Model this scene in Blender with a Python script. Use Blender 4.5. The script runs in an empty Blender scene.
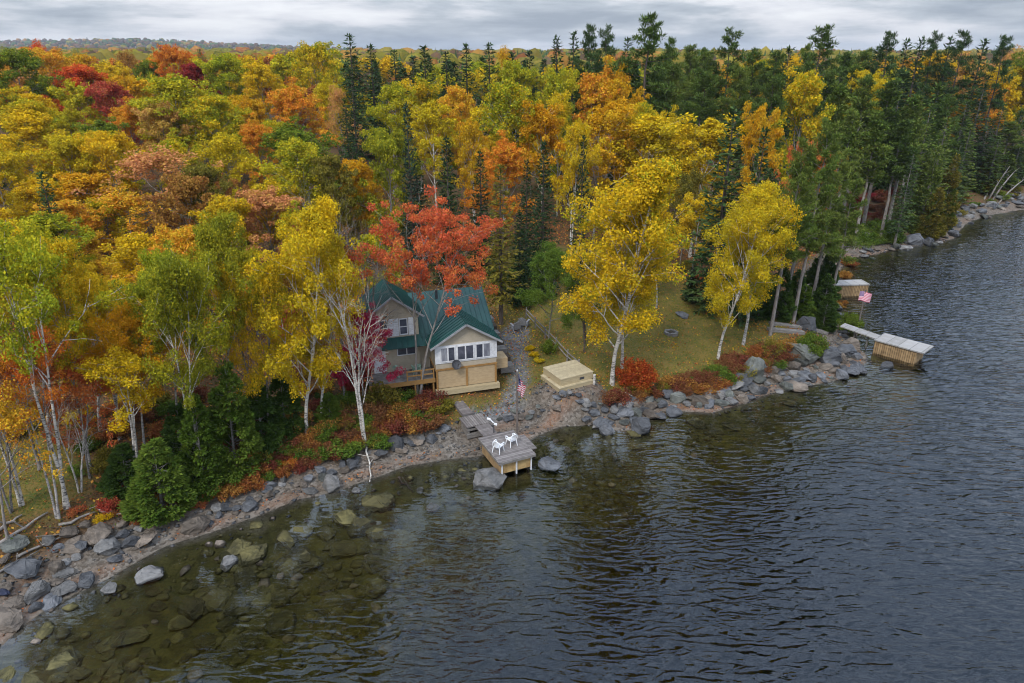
import bpy, bmesh, math, random
import numpy as np
from mathutils import Vector, Matrix
R_=math.radians
random.seed(7)
rng=np.random.default_rng(7)
C=bpy.context.scene.collection
SC=bpy.context.scene
# ------------------------------------------------------------------ camera numbers
H=23.5; PITCH=R_(22.7); F=692.0
cp,sp=math.cos(PITCH),math.sin(PITCH)
def ray(px,py):
    a=(px-512)/F;b=(341.5-py)/F
    return (a, cp+b*sp, -sp+b*cp)
def at(px,py,z=0.0):
    r=ray(px,py);t=(z-H)/r[2];return (r[0]*t,r[1]*t,z)
def proj(x,y,z):
    z=z-H; d=y*cp-z*sp; u=y*sp+z*cp
    return 512+F*x/d,341.5-F*u/d,d
# ------------------------------------------------------------------ helpers
def link(o,parent=None):
    C.objects.link(o)
    if parent is not None: o.parent=parent
    return o
def tag(o,label=None,cat=None,group=None,kind=None):
    if label: o['label']=label
    if cat: o['category']=cat
    if group: o['group']=group
    if kind: o['kind']=kind
    return o
def empty(name,loc=(0,0,0),rz=0,scale=None):
    o=bpy.data.objects.new(name,None);o.location=loc;o.rotation_euler=(0,0,rz)
    if scale: o.scale=scale
    o.empty_display_size=.3
    return link(o)
def mesh_np(name,V,Fc,mats=(),smooth=False,mi=None):
    """V (n,3); Fc: array (m,k) of one face size, or list of such arrays"""
    if not isinstance(Fc,list): Fc=[Fc]
    Fc=[np.asarray(f,dtype=np.int32) for f in Fc if len(f)]
    me=bpy.data.meshes.new(name)
    V=np.asarray(V,dtype=np.float32)
    me.vertices.add(len(V)); me.vertices.foreach_set('co',V.ravel())
    loops=np.concatenate([f.ravel() for f in Fc])
    sizes=np.concatenate([np.full(len(f),f.shape[1],dtype=np.int32) for f in Fc])
    starts=np.concatenate([[0],np.cumsum(sizes)[:-1]]).astype(np.int32)
    me.loops.add(len(loops)); me.loops.foreach_set('vertex_index',loops)
    me.polygons.add(len(sizes)); me.polygons.foreach_set('loop_start',starts); me.polygons.foreach_set('loop_total',sizes)
    if mi is not None: me.polygons.foreach_set('material_index',np.asarray(mi,dtype=np.int32))
    if smooth: me.polygons.foreach_set('use_smooth',np.ones(len(sizes),dtype=bool))
    me.update(calc_edges=True); me.validate()
    for m in mats: me.materials.append(m)
    return me
class MB:
    """collects boxes, beams and tubes into one mesh"""
    def __init__(s): s.v=[];s.f=[]
    def add(s,vs,fs):
        n=len(s.v); s.v+= [tuple(v) for v in vs]; s.f+=[tuple(i+n for i in f) for f in fs]; return s
    def box(s,x0,x1,y0,y1,z0,z1):
        return s.add([(x0,y0,z0),(x1,y0,z0),(x1,y1,z0),(x0,y1,z0),(x0,y0,z1),(x1,y0,z1),(x1,y1,z1),(x0,y1,z1)],
         [(0,3,2,1),(4,5,6,7),(0,1,5,4),(1,2,6,5),(2,3,7,6),(3,0,4,7)])
    def beam(s,a,b,w,h,up=(0,0,1)):
        a=Vector(a);b=Vector(b);d=(b-a).normalized();up=Vector(up)
        if abs(d.dot(up))>.98: up=Vector((0,1,0))
        r=d.cross(up).normalized();u=r.cross(d)
        vs=[]
        for p in (a,b):
            for i,j in ((-1,-1),(1,-1),(1,1),(-1,1)): vs.append(p+r*(w/2*i)+u*(h/2*j))
        return s.add(vs,[(0,3,2,1),(4,5,6,7),(0,1,5,4),(1,2,6,5),(2,3,7,6),(3,0,4,7)])
    def tube(s,pts,rad,n=8):
        pts=[Vector(p) for p in pts]; rad=rad if isinstance(rad,(list,tuple)) else [rad]*len(pts)
        base=len(s.v); 
        for k,p in enumerate(pts):
            d=(pts[min(k+1,len(pts)-1)]-pts[max(k-1,0)]).normalized()
            up=Vector((0,0,1)) if abs(d.z)<.9 else Vector((1,0,0))
            r=d.cross(up).normalized();u=r.cross(d)
            for i in range(n):
                a=2*math.pi*i/n; s.v.append(tuple(p+r*(rad[k]*math.cos(a))+u*(rad[k]*math.sin(a))))
        for k in range(len(pts)-1):
            for i in range(n):
                j=(i+1)%n; s.f.append((base+k*n+i,base+k*n+j,base+(k+1)*n+j,base+(k+1)*n+i))
        s.f.append(tuple(base+i for i in range(n))[::-1]); s.f.append(tuple(base+(len(pts)-1)*n+i for i in range(n)))
        return s
    def prism(s,poly,off):
        """poly: list of 3d points; off: extrusion vector"""
        n=len(poly);off=Vector(off);vs=[Vector(p) for p in poly];vs+= [p+off for p in vs]
        return s.add(vs,[tuple(range(n))[::-1],tuple(range(n,2*n))]+[(i,(i+1)%n,n+(i+1)%n,n+i) for i in range(n)])
    def build(s,name,mat,parent=None,smooth=False,bevel=0):
        me=bpy.data.meshes.new(name); me.from_pydata(s.v,[],s.f); me.update()
        bm=bmesh.new();bm.from_mesh(me);bmesh.ops.recalc_face_normals(bm,faces=bm.faces)
        if bevel: bmesh.ops.bevel(bm,geom=list(bm.edges),offset=bevel,segments=1,affect='EDGES',clamp_overlap=True)
        bm.to_mesh(me);bm.free()
        if smooth:
            for p in me.polygons: p.use_smooth=True
        me.materials.append(mat)
        return link(bpy.data.objects.new(name,me),parent)
# ------------------------------------------------------------------ node materials
def nm(name):
    m=bpy.data.materials.new(name);m.use_nodes=True;nt=m.node_tree;nt.nodes.clear()
    return m,nt
def N(nt,t,**k):
    n=nt.nodes.new(t)
    for a,b in k.items():
        if a.startswith('i_'):
            key=a[2:]; key=int(key) if key.isdigit() else key.replace('_',' ')
            n.inputs[key].default_value=b
        else: setattr(n,a,b)
    return n
def L(nt,a,b): nt.links.new(a,b)
def ramp(nt,fac,stops,interp='LINEAR'):
    r=nt.nodes.new('ShaderNodeValToRGB');r.color_ramp.interpolation=interp
    e=r.color_ramp.elements
    while len(e)<len(stops): e.new(.5)
    for x,(p,c) in zip(e,stops): x.position=p;x.color=(*c,1) if len(c)==3 else c
    L(nt,fac,r.inputs[0]);return r.outputs[0]
def g(v): return (v,v,v)
def mixc(nt,fac,a,b,mode='MIX'):
    n=nt.nodes.new('ShaderNodeMix');n.data_type='RGBA';n.blend_type=mode
    for s,v in ((0,fac),(6,a),(7,b)):
        if hasattr(v,'is_linked') or hasattr(v,'links'): L(nt,v,n.inputs[s])
        else: n.inputs[s].default_value=v if s==0 else ((*v,1) if len(v)==3 else v)
    return n.outputs[2]
def mth(nt,op,a,b=None,c=None,clamp=False):
    n=nt.nodes.new('ShaderNodeMath');n.operation=op;n.use_clamp=clamp
    for i,v in enumerate((a,b,c)):
        if v is None: continue
        if hasattr(v,'links'): L(nt,v,n.inputs[i])
        else: n.inputs[i].default_value=v
    return n.outputs[0]
def noise(nt,vec,scale,detail=3,rough=.55,dist=0.0):
    n=nt.nodes.new('ShaderNodeTexNoise');n.inputs['Scale'].default_value=scale;n.inputs['Detail'].default_value=detail
    n.inputs['Roughness'].default_value=rough;n.inputs['Distortion'].default_value=dist
    if vec is not None: L(nt,vec,n.inputs['Vector'])
    return n.outputs['Fac']
def coords(nt,kind='Object'):
    return nt.nodes.new('ShaderNodeTexCoord').outputs[kind]
def scaled(nt,vec,s,rot=(0,0,0)):
    n=nt.nodes.new('ShaderNodeMapping');n.inputs['Scale'].default_value=s;n.inputs['Rotation'].default_value=rot
    L(nt,vec,n.inputs['Vector']);return n.outputs[0]
def bsdf(nt,col,rough=.8,spec=.3,bump=None,bstr=.3,bdist=.05,metal=0.0):
    p=nt.nodes.new('ShaderNodeBsdfPrincipled');o=nt.nodes.new('ShaderNodeOutputMaterial')
    if hasattr(col,'links'): L(nt,col,p.inputs['Base Color'])
    else: p.inputs['Base Color'].default_value=(*col,1)
    if hasattr(rough,'links'): L(nt,rough,p.inputs['Roughness'])
    else: p.inputs['Roughness'].default_value=rough
    p.inputs['Specular IOR Level'].default_value=spec;p.inputs['Metallic'].default_value=metal
    if bump is not None:
        b=nt.nodes.new('ShaderNodeBump');b.inputs['Strength'].default_value=bstr;b.inputs['Distance'].default_value=bdist
        L(nt,bump,b.inputs['Height']);L(nt,b.outputs[0],p.inputs['Normal'])
    L(nt,p.outputs[0],o.inputs[0]);return p
def simple(name,c,c2=None,scale=6,rough=.7,spec=.3,stretch=(1,1,1),bstr=.2,metal=0.0):
    m,nt=nm(name);v=scaled(nt,coords(nt),stretch)
    f=noise(nt,v,scale,4,.6)
    c2=c2 or tuple(x*.72 for x in c)
    col=mixc(nt,ramp(nt,f,[(.35,g(0)),(.65,g(1))]),c2,c)
    bsdf(nt,col,rough,spec,f,bstr,.02,metal);return m
LEAFC={}
def leafmat(name,c1,c2,transl=.28,cl=.9,var=.5,shade2=None):
    """leaf colour: clump-scale mix of two hues of the tree, leaf-scale variation, per-tree tint"""
    if name in LEAFC: return LEAFC[name]
    m,nt=nm('leaf_'+name)
    geo=nt.nodes.new('ShaderNodeNewGeometry');oi=nt.nodes.new('ShaderNodeObjectInfo')
    v=coords(nt)
    add=nt.nodes.new('ShaderNodeVectorMath');add.operation='ADD';L(nt,v,add.inputs[0])
    cmb=nt.nodes.new('ShaderNodeCombineXYZ');r100=mth(nt,'MULTIPLY',oi.outputs['Random'],57.0)
    L(nt,r100,cmb.inputs[0]);L(nt,r100,cmb.inputs[1]);L(nt,cmb.outputs[0],add.inputs[1])
    f=noise(nt,add.outputs[0],cl*.5,2,.6)
    f=mth(nt,'ADD',f,mth(nt,'MULTIPLY',mth(nt,'SUBTRACT',geo.outputs['Random Per Island'],.5),.45))
    f=mth(nt,'ADD',f,mth(nt,'MULTIPLY',mth(nt,'SUBTRACT',oi.outputs['Random'],.5),.22))
    col=mixc(nt,ramp(nt,f,[(.36,g(0)),(.64,g(1))]),c1,c2)
    wn=nt.nodes.new('ShaderNodeTexWhiteNoise');wn.noise_dimensions='1D'
    L(nt,mth(nt,'MULTIPLY',geo.outputs['Random Per Island'],917.0),wn.inputs['W'])
    hs=nt.nodes.new('ShaderNodeHueSaturation')
    L(nt,mth(nt,'MULTIPLY_ADD',wn.outputs['Value'],var,1-var*.5),hs.inputs['Value'])
    L(nt,mth(nt,'MULTIPLY_ADD',oi.outputs['Random'],.014,.494),hs.inputs['Hue'])
    hs.inputs['Saturation'].default_value=1.0
    L(nt,col,hs.inputs['Color'])
    d=nt.nodes.new('ShaderNodeBsdfDiffuse');t=nt.nodes.new('ShaderNodeBsdfTranslucent');mx=nt.nodes.new('ShaderNodeMixShader')
    L(nt,hs.outputs[0],d.inputs[0]);L(nt,hs.outputs[0],t.inputs[0]);mx.inputs[0].default_value=transl
    L(nt,d.outputs[0],mx.inputs[1]);L(nt,t.outputs[0],mx.inputs[2])
    o=nt.nodes.new('ShaderNodeOutputMaterial');L(nt,mx.outputs[0],o.inputs[0])
    LEAFC[name]=m;return m
PAL={}
def pal(n,c1,c2,**k): PAL[n]=leafmat(n,c1,c2,**k)
pal('golden',(.66,.42,.014),(.46,.35,.02))
pal('deep_gold',(.60,.29,.012),(.54,.34,.02))
pal('yellow_green',(.50,.41,.02),(.25,.28,.02))
pal('lime',(.40,.34,.02),(.20,.215,.02))
pal('green',(.10,.155,.018),(.20,.22,.02))
pal('orange',(.66,.24,.025),(.62,.38,.03))
pal('red_orange',(.60,.10,.025),(.62,.22,.03))
pal('scarlet',(.56,.12,.045),(.58,.21,.05))
pal('crimson',(.36,.035,.04),(.22,.03,.03))
pal('salmon',(.58,.26,.10),(.52,.32,.06))
pal('dull_red',(.38,.07,.04),(.42,.16,.05))
pal('rust',(.26,.085,.03),(.36,.18,.04))
pal('maroon',(.17,.045,.030),(.21,.095,.04))
pal('olive',(.13,.12,.02),(.24,.19,.03))
pal('magenta',(.46,.035,.075),(.30,.03,.045))
pal('rust_red',(.36,.065,.018),(.44,.17,.03))
pal('far_gold',(.26,.19,.03),(.20,.15,.035))
pal('far_rust',(.17,.085,.045),(.13,.085,.05))
pal('gold_green',(.64,.42,.016),(.26,.29,.02),cl=.55)
pal('spruce',(.040,.076,.024),(.072,.112,.034),transl=.12,var=.7)
pal('dark_spruce',(.024,.048,.020),(.042,.070,.024),transl=.1,var=.7)
pal('blue_spruce',(.040,.075,.050),(.025,.05,.03),transl=.12,var=.7)
pal('pine',(.090,.145,.026),(.155,.185,.038),transl=.15,var=.7)
pal('pine_dark',(.064,.108,.024),(.105,.145,.032),transl=.15,var=.7)
pal('cedar',(.065,.115,.016),(.12,.165,.024),transl=.15,var=.6)
pal('cedar_dark',(.038,.072,.016),(.065,.105,.02),transl=.15,var=.6)
pal('cedar_light',(.12,.16,.02),(.08,.13,.02),transl=.15,var=.6)
pal('grassblade',(.12,.17,.028),(.25,.21,.035),cl=.3)
pal('litter_orange',(.46,.15,.04),(.36,.10,.04),cl=.5,transl=.05)
pal('litter_gold',(.5,.30,.05),(.42,.16,.04),cl=.3,transl=.05)
pal('litter_brown',(.24,.10,.04),(.34,.20,.07),cl=.3,transl=.05)
def bark(name,base,mark,kind='birch'):
    m,nt=nm(name);v=coords(nt)
    if kind=='birch':
        a=noise(nt,scaled(nt,v,(2.5,2.5,14)),1.6,3,.6); b=noise(nt,scaled(nt,v,(1,1,1.2)),1.1,2,.5)
        f=mth(nt,'ADD',mth(nt,'MULTIPLY',a,.75),mth(nt,'MULTIPLY',b,.35))
        col=ramp(nt,f,[(.44,mark),(.52,tuple(x*.65 for x in base)),(.58,base)])
    else:
        a=noise(nt,scaled(nt,v,(7,7,1.4)),2.2,4,.6); f=a
        col=ramp(nt,f,[(.35,mark),(.65,base)])
    bsdf(nt,col,.85,.2,a,.4,.03);return m
BK={'white':bark('birch_bark',(.62,.58,.52),(.06,.05,.045)),
    'grey':bark('grey_bark',(.26,.24,.22),(.10,.09,.085)),
    'brown':bark('brown_bark',(.15,.12,.10),(.05,.04,.035),'x'),
    'pale':bark('pale_grey_bark',(.34,.31,.28),(.14,.12,.11),'x'),
    'greybirch':bark('grey_birch_bark',(.42,.39,.36),(.10,.09,.08))}
# ------------------------------------------------------------------ shoreline and terrain
SPX=[(0,648),(25,624),(58,599),(83,590),(108,578),(128,566),(166,545),(207,533),(260,515),(295,501),(334,492),(376,477),(411,466),(450,459),(478,456),(500,450),(530,440),(559,427),(580,421),(606,430),(634,431),(650,420),(678,411),(712,414),(740,405),(771,394),(806,386),(834,381),(852,374),(868,362),(866,353),(853,345),(846,333),(828,300),(835,275),(850,258),(874,255),(901,248),(929,245),(954,239),(966,224),(985,216),(1024,210),(1100,206)]
SH=[at(*p)[:2] for p in SPX]
SH=[(-400,-120),(-60,-8),(-30,12),(-23.5,19)]+SH+[(130,128),(220,150),(600,210),(5000,300)]
SHA=np.array(SH)
POLY=np.array(SH+[(5000,6000),(-5000,6000),(-5000,-120)])
def sdist(P):
    """signed distance to the shoreline, positive on land"""
    P=np.atleast_2d(P).astype(float)
    best=np.full(len(P),1e9)
    for a,b in zip(SHA[:-1],SHA[1:]):
        ab=b-a;t=np.clip(((P-a)@ab)/(ab@ab),0,1);q=a+t[:,None]*ab
        best=np.minimum(best,np.hypot(*(P-q).T))
    ins=np.zeros(len(P),bool);n=len(POLY)
    for i in range(n):
        x1,y1=POLY[i];x2,y2=POLY[(i+1)%n]
        c=((y1>P[:,1])!=(y2>P[:,1]))
        with np.errstate(divide='ignore',invalid='ignore'):
            xi=(x2-x1)*(P[:,1]-y1)/(y2-y1+1e-12)+x1
        ins^=c&(P[:,0]<xi)
    return np.where(ins,best,-best)
_perm=rng.random((64,64))
def vnoise(x,y,s):
    x=x/s;y=y/s;xi=np.floor(x).astype(int);yi=np.floor(y).astype(int);fx=x-xi;fy=y-yi
    fx=fx*fx*(3-2*fx);fy=fy*fy*(3-2*fy)
    A=_perm[xi%64,yi%64];B=_perm[(xi+1)%64,yi%64];Cc=_perm[xi%64,(yi+1)%64];D=_perm[(xi+1)%64,(yi+1)%64]
    return (A*(1-fx)+B*fx)*(1-fy)+(Cc*(1-fx)+D*fx)*fy-.5
def hterr(P):
    P=np.atleast_2d(P).astype(float);d=sdist(P);x,y=P[:,0],P[:,1]
    land=np.interp(d,[0,1.5,3,4.5,6.5,12,25,60,120,250,900],[0,.2,.5,1.25,1.9,2.35,3.6,7.5,11.5,13.5,13.5])
    # the shelf is wide on the left and drops faster off the right shore
    k=np.interp(x,[-12,2,12,30],[1.0,.62,.42,.35])
    dd=-d
    sea=-np.interp(dd/k*1.0,[0,2,6,10,14,20,40,200],[0,.22,.55,.85,1.5,3.6,9,12])
    z=np.where(d>0,land,sea)
    rough=vnoise(x,y,.7)*.10+vnoise(x+9,y,2.3)*.22+vnoise(x,y+31,9)*.5*np.clip(np.abs(d)/12,0,1)
    rough*=np.clip(np.abs(d)/1.2,0.15,1)
    lawn=np.clip((d-6)/3,0,1)*np.clip(1-(d-30)/10,0,1)*np.clip((x+9)/3,0,1)
    z=z+rough*(1-.75*lawn)
    pw=np.clip((3.4-np.hypot(x-3.75,y-44.6))/1.1,0,1);z=z*(1-pw)+1.85*pw
    z=z+np.clip((d-60)/200,0,1)*vnoise(x,y,70)*3
    # far hill on the left horizon
    hx=-x/np.maximum(y,1)
    hill=np.clip((y-1400)/1400,0,1)*(np.interp(hx,[-.6,.1,.30,.5,.66,.9],[2,3,24,50,42,14])+vnoise(x,y,260)*5)
    return z+hill
def hz(x,y): return float(hterr([[x,y]])[0])
def onground(px,py):
    z=1.5
    for _ in range(12):
        p=at(px,py,z);z=.5*z+.5*hz(p[0],p[1])
    return (p[0],p[1],hz(p[0],p[1]))
def inpoly(P,poly):
    ins=np.zeros(len(P),bool);n=len(poly)
    for i in range(n):
        x1,y1=poly[i];x2,y2=poly[(i+1)%n]
        c=((y1>P[:,1])!=(y2>P[:,1]));xi=(x2-x1)*(P[:,1]-y1)/(y2-y1+1e-12)+x1
        ins^=c&(P[:,0]<xi)
    return ins
LAWN=[at(px,py,2.1)[:2] for px,py in [(425,402),(470,403),(540,404),(592,400),(640,392),(700,380),(745,362),(775,345),(790,330),(780,315),(735,292),(690,283),(640,268),(560,262),(520,262),(488,275),(500,330),(500,385),(440,392)]]
LAWN2=[at(px,py,1.4)[:2] for px,py in [(-60,540),(0,525),(50,515),(90,490),(80,450),(30,440),(-60,430)]]
PATH=[at(px,py,2.2)[:2] for px,py in [(497,338),(505,330),(524,322),(530,330),(527,350),(530,375),(520,392),(490,402),(462,400),(468,395),(500,388),(512,372),(508,352),(500,342)]]
def soft(P,poly,w=.6):
    s=np.zeros(len(P))
    for k in range(6):
        o=rng.normal(0,w,(len(P),2)); s+=inpoly(P+o,poly)
    return s/6
def build_terrain():
    xs=np.concatenate([-np.geomspace(5000,62,26),np.arange(-60,-34,1.2),np.arange(-34,46,.36),np.arange(46,110,1.3),np.geomspace(112,5000,28)])
    ys=np.concatenate([[-120,-60,-20,0,10],np.arange(16,64,.36),np.arange(64,130,1.3),np.geomspace(132,5500,44)])
    X,Y=np.meshgrid(xs,ys);P=np.stack([X.ravel(),Y.ravel()],1)
    Z=hterr(P);V=np.column_stack([P,Z]);nx,ny=len(xs),len(ys)
    i=(np.arange(ny-1)[:,None]*nx+np.arange(nx-1)[None,:]).ravel()
    me=mesh_np('ground',V,np.column_stack([i,i+1,i+nx+1,i+nx]),(),True)
    d=sdist(P)
    lawn=np.maximum(soft(P,LAWN,.7),soft(P,LAWN2,.7))
    beach=np.interp(d,[-40,0,2.7,3.6],[1,1,1,0]); path=soft(P,PATH,.22)
    wrack=np.exp(-((d-.55)/.35)**2)*np.clip(.55+1.6*vnoise(P[:,0],P[:,1],2.1),0,1)+.55*np.exp(-((d-2.1)/.5)**2)*np.clip(.3+2*vnoise(P[:,0]+5,P[:,1],1.7),0,1)
    col=np.column_stack([lawn,beach,path,np.clip(wrack,0,1)]).astype(np.float32)
    a=me.color_attributes.new('zone','FLOAT_COLOR','POINT');a.data.foreach_set('color',col.ravel())
    m,nt=nm('ground_mat');v=coords(nt)
    at_=N(nt,'ShaderNodeVertexColor',layer_name='zone');sep=nt.nodes.new('ShaderNodeSeparateColor');L(nt,at_.outputs[0],sep.inputs[0])
    n1=noise(nt,v,.9,5,.65);n2=noise(nt,v,7,5,.7);n3=noise(nt,v,.25,3,.5);n4=noise(nt,v,22,2,.6)
    floor=mixc(nt,ramp(nt,n2,[(.35,g(0)),(.66,g(1))]),(.045,.028,.016),(.17,.085,.032))
    floor=mixc(nt,ramp(nt,n1,[(.45,g(0)),(.68,g(.6))]),floor,(.06,.06,.02))
    lw=mixc(nt,ramp(nt,n1,[(.38,g(0)),(.62,g(1))]),(.055,.082,.016),(.15,.115,.03))
    lw=mixc(nt,ramp(nt,n2,[(.40,g(0)),(.70,g(.75))]),lw,(.24,.13,.03))
    peb=nt.nodes.new('ShaderNodeTexVoronoi');peb.inputs['Scale'].default_value=7;L(nt,v,peb.inputs['Vector'])
    sb=nt.nodes.new('ShaderNodeSeparateColor');L(nt,peb.outputs['Color'],sb.inputs[0])
    bc=mixc(nt,sb.outputs[0],(.06,.052,.044),(.235,.21,.18))
    bc=mixc(nt,ramp(nt,n1,[(.35,g(.65)),(.7,g(0))]),bc,(.11,.085,.06))
    lb=mixc(nt,ramp(nt,n1,[(.35,g(0)),(.65,g(1))]),(.045,.042,.014),(.125,.11,.034))
    lb=mixc(nt,ramp(nt,n2,[(.3,g(.5)),(.6,g(0))]),lb,(.035,.03,.015))
    sepx=nt.nodes.new('ShaderNodeSeparateXYZ');L(nt,v,sepx.inputs[0])
    bc=mixc(nt,ramp(nt,mth(nt,'MULTIPLY_ADD',sepx.outputs[2],-4.0,.3,clamp=True),[(.25,g(0)),(.6,g(1))]),bc,lb)
    pc=mixc(nt,sb.outputs[1],(.08,.08,.082),(.20,.195,.19))
    c=mixc(nt,sep.outputs[0],floor,lw);c=mixc(nt,sep.outputs[1],c,bc);c=mixc(nt,sep.outputs[2],c,pc)
    wf=mth(nt,'MULTIPLY',at_.outputs[1],ramp(nt,n4,[(.38,g(0)),(.52,g(1))]))
    c=mixc(nt,mth(nt,'MULTIPLY',wf,.6),c,(.30,.125,.055))
    far=ramp(nt,mth(nt,'MULTIPLY',sepx.outputs[1],1/1000.0),[(.25,g(0)),(.6,g(1))])
    nf=noise(nt,v,.03,5,.7)
    hc=ramp(nt,nf,[(.3,(.035,.045,.02)),(.45,(.05,.06,.025)),(.52,(.14,.075,.04)),(.62,(.10,.07,.05)),(.75,(.2,.13,.03))])
    c=mixc(nt,far,c,hc)
    hgt=mth(nt,'ADD',n2,mth(nt,'MULTIPLY',peb.outputs['Distance'],.7))
    bsdf(nt,c,.9,.2,hgt,.6,.08)
    me.materials.append(m)
    o=link(bpy.data.objects.new('ground',me));tag(o,kind='structure');return o
build_terrain()
# ------------------------------------------------------------------ water
def build_water():
    xs=np.concatenate([[-420,-200,-100],np.arange(-60,120,1.5),[140,200,320,600]]);ys=np.concatenate([[-125,-60,-20],np.arange(0,150,1.5),[170,220]])
    X,Y=np.meshgrid(xs,ys);P=np.stack([X.ravel(),Y.ravel()],1);nx,ny=len(xs),len(ys);n=len(P)
    V=np.column_stack([P,np.zeros(n)]);b=[(xs[0],ys[0],-14),(xs[-1],ys[0],-14),(xs[-1],ys[-1],-14),(xs[0],ys[-1],-14)]
    Vb=np.vstack([V,b]);i=(np.arange(ny-1)[:,None]*nx+np.arange(nx-1)[None,:]).ravel()
    top=np.column_stack([i,i+1,i+nx+1,i+nx])
    me=bpy.data.meshes.new('lake_water')
    rowa=list(range(nx));rowz=[(ny-1)*nx+k for k in range(nx)];cola=[k*nx for k in range(ny)];colz=[k*nx+nx-1 for k in range(ny)]
    faces=[tuple(f) for f in top.tolist()]
    faces+=[tuple([n,n+1]+rowa[::-1]),tuple([n+1,n+2]+colz[::-1]),tuple([n+2,n+3]+rowz),tuple([n+3,n]+cola),(n,n+3,n+2,n+1)]
    me.from_pydata([tuple(v) for v in Vb.tolist()],[],faces);me.update()
    bm=bmesh.new();bm.from_mesh(me);bmesh.ops.recalc_face_normals(bm,faces=bm.faces);bm.to_mesh(me);bm.free()
    d=-sdist(P)
    # wind: the bay along the left shore lies in the lee and is calm
    calm=np.interp(P[:,0]+.35*(P[:,1]-30),[-14,4,14],[1,.55,.15])
    w=np.clip((d-7*calm)/(12*calm+2),0,1)*.93+.07+.2*np.clip((P[:,0]-5)/20,0,1)
    w=np.concatenate([np.clip(w,0.06,1.1),np.ones(4)])
    a=me.attributes.new('wind','FLOAT','POINT');a.data.foreach_set('value',w.astype(np.float32))
    m,nt=nm('lake_water_mat');v=coords(nt)
    wa=N(nt,'ShaderNodeAttribute',attribute_name='wind').outputs['Fac']
    w1=noise(nt,scaled(nt,v,(.33,1.0,1),(0,0,R_(14))),2.1,1.6,.42,.5)
    w2=noise(nt,scaled(nt,v,(.6,1.0,1),(0,0,R_(-12))),3.2,1,.4,.3)
    w3=noise(nt,scaled(nt,v,(.8,1,1),(0,0,R_(30))),7,1,.4)
    w0=noise(nt,scaled(nt,v,(.5,1,1),(0,0,R_(8))),.35,2,.5)
    gust=noise(nt,scaled(nt,v,(.7,.35,1),(0,0,R_(20))),.11,3,.5)
    ridge=mth(nt,'SUBTRACT',1.0,mth(nt,'ABSOLUTE',mth(nt,'MULTIPLY_ADD',w1,2.0,-1.0)))
    hgt=mth(nt,'ADD',mth(nt,'MULTIPLY',ridge,1.1),mth(nt,'ADD',mth(nt,'MULTIPLY',w2,.30),mth(nt,'ADD',mth(nt,'MULTIPLY',w3,.05),mth(nt,'MULTIPLY',w0,1.2))))
    amp=mth(nt,'MULTIPLY',wa,mth(nt,'MULTIPLY_ADD',ramp(nt,gust,[(.4,g(0)),(.6,g(1))]),.6,.78))
    hgt=mth(nt,'MULTIPLY',hgt,amp)
    b=nt.nodes.new('ShaderNodeBump');b.inputs['Strength'].default_value=1.0;b.inputs['Distance'].default_value=.094;L(nt,hgt,b.inputs['Height'])
    fr=nt.nodes.new('ShaderNodeFresnel');fr.inputs['IOR'].default_value=1.54;L(nt,b.outputs[0],fr.inputs['Normal'])
    gl=nt.nodes.new('ShaderNodeBsdfGlossy');gl.inputs['Roughness'].default_value=.05;L(nt,b.outputs[0],gl.inputs['Normal'])
    gl.inputs['Color'].default_value=(.86,.93,1,1)
    tr=nt.nodes.new('ShaderNodeBsdfTransparent')
    mx=nt.nodes.new('ShaderNodeMixShader');L(nt,fr.outputs[0],mx.inputs[0]);L(nt,tr.outputs[0],mx.inputs[1]);L(nt,gl.outputs[0],mx.inputs[2])
    va=nt.nodes.new('ShaderNodeVolumeAbsorption');va.inputs['Color'].default_value=(.60,.57,.10,1);va.inputs['Density'].default_value=.62
    o=nt.nodes.new('ShaderNodeOutputMaterial');L(nt,mx.outputs[0],o.inputs[0]);L(nt,va.outputs[0],o.inputs[1])
    me.materials.append(m)
    ob=link(bpy.data.objects.new('lake_water',me));tag(ob,kind='structure')
build_water()
# ------------------------------------------------------------------ tree generators
def rotm(d):
    d=d/np.linalg.norm(d);up=np.array([0,0,1.]) if abs(d[2])<.92 else np.array([1.,0,0])
    r=np.cross(d,up);r/=np.linalg.norm(r);u=np.cross(r,d);return r,u
class Tubes:
    def __init__(s): s.V=[];s.F=[];s.n=0
    def add(s,pts,rad,k=5):
        pts=np.asarray(pts,float);m=len(pts)
        an=np.arange(k)*2*np.pi/k
        for i in range(m):
            d=pts[min(i+1,m-1)]-pts[max(i-1,0)]
            r,u=rotm(d);s.V.append(pts[i]+rad[i]*(np.cos(an)[:,None]*r+np.sin(an)[:,None]*u))
        b=s.n
        for i in range(m-1):
            a=np.arange(k);c=(a+1)%k
            s.F.append(np.column_stack([b+i*k+a,b+i*k+c,b+(i+1)*k+c,b+(i+1)*k+a]))
        s.n+=m*k
    def mesh(s,name): return mesh_np(name,np.vstack(s.V),np.vstack(s.F),(BK['white'],),True)
def limb(g_,p,d,L_,n=5,wob=.12,grav=.0):
    pts=[np.array(p,float)];d=np.array(d,float);d/=np.linalg.norm(d)
    for i in range(n):
        d=d+g_.normal(0,wob,3)+np.array([0,0,grav]);d/=np.linalg.norm(d);pts.append(pts[-1]+d*L_/n)
    return np.array(pts),d
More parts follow.
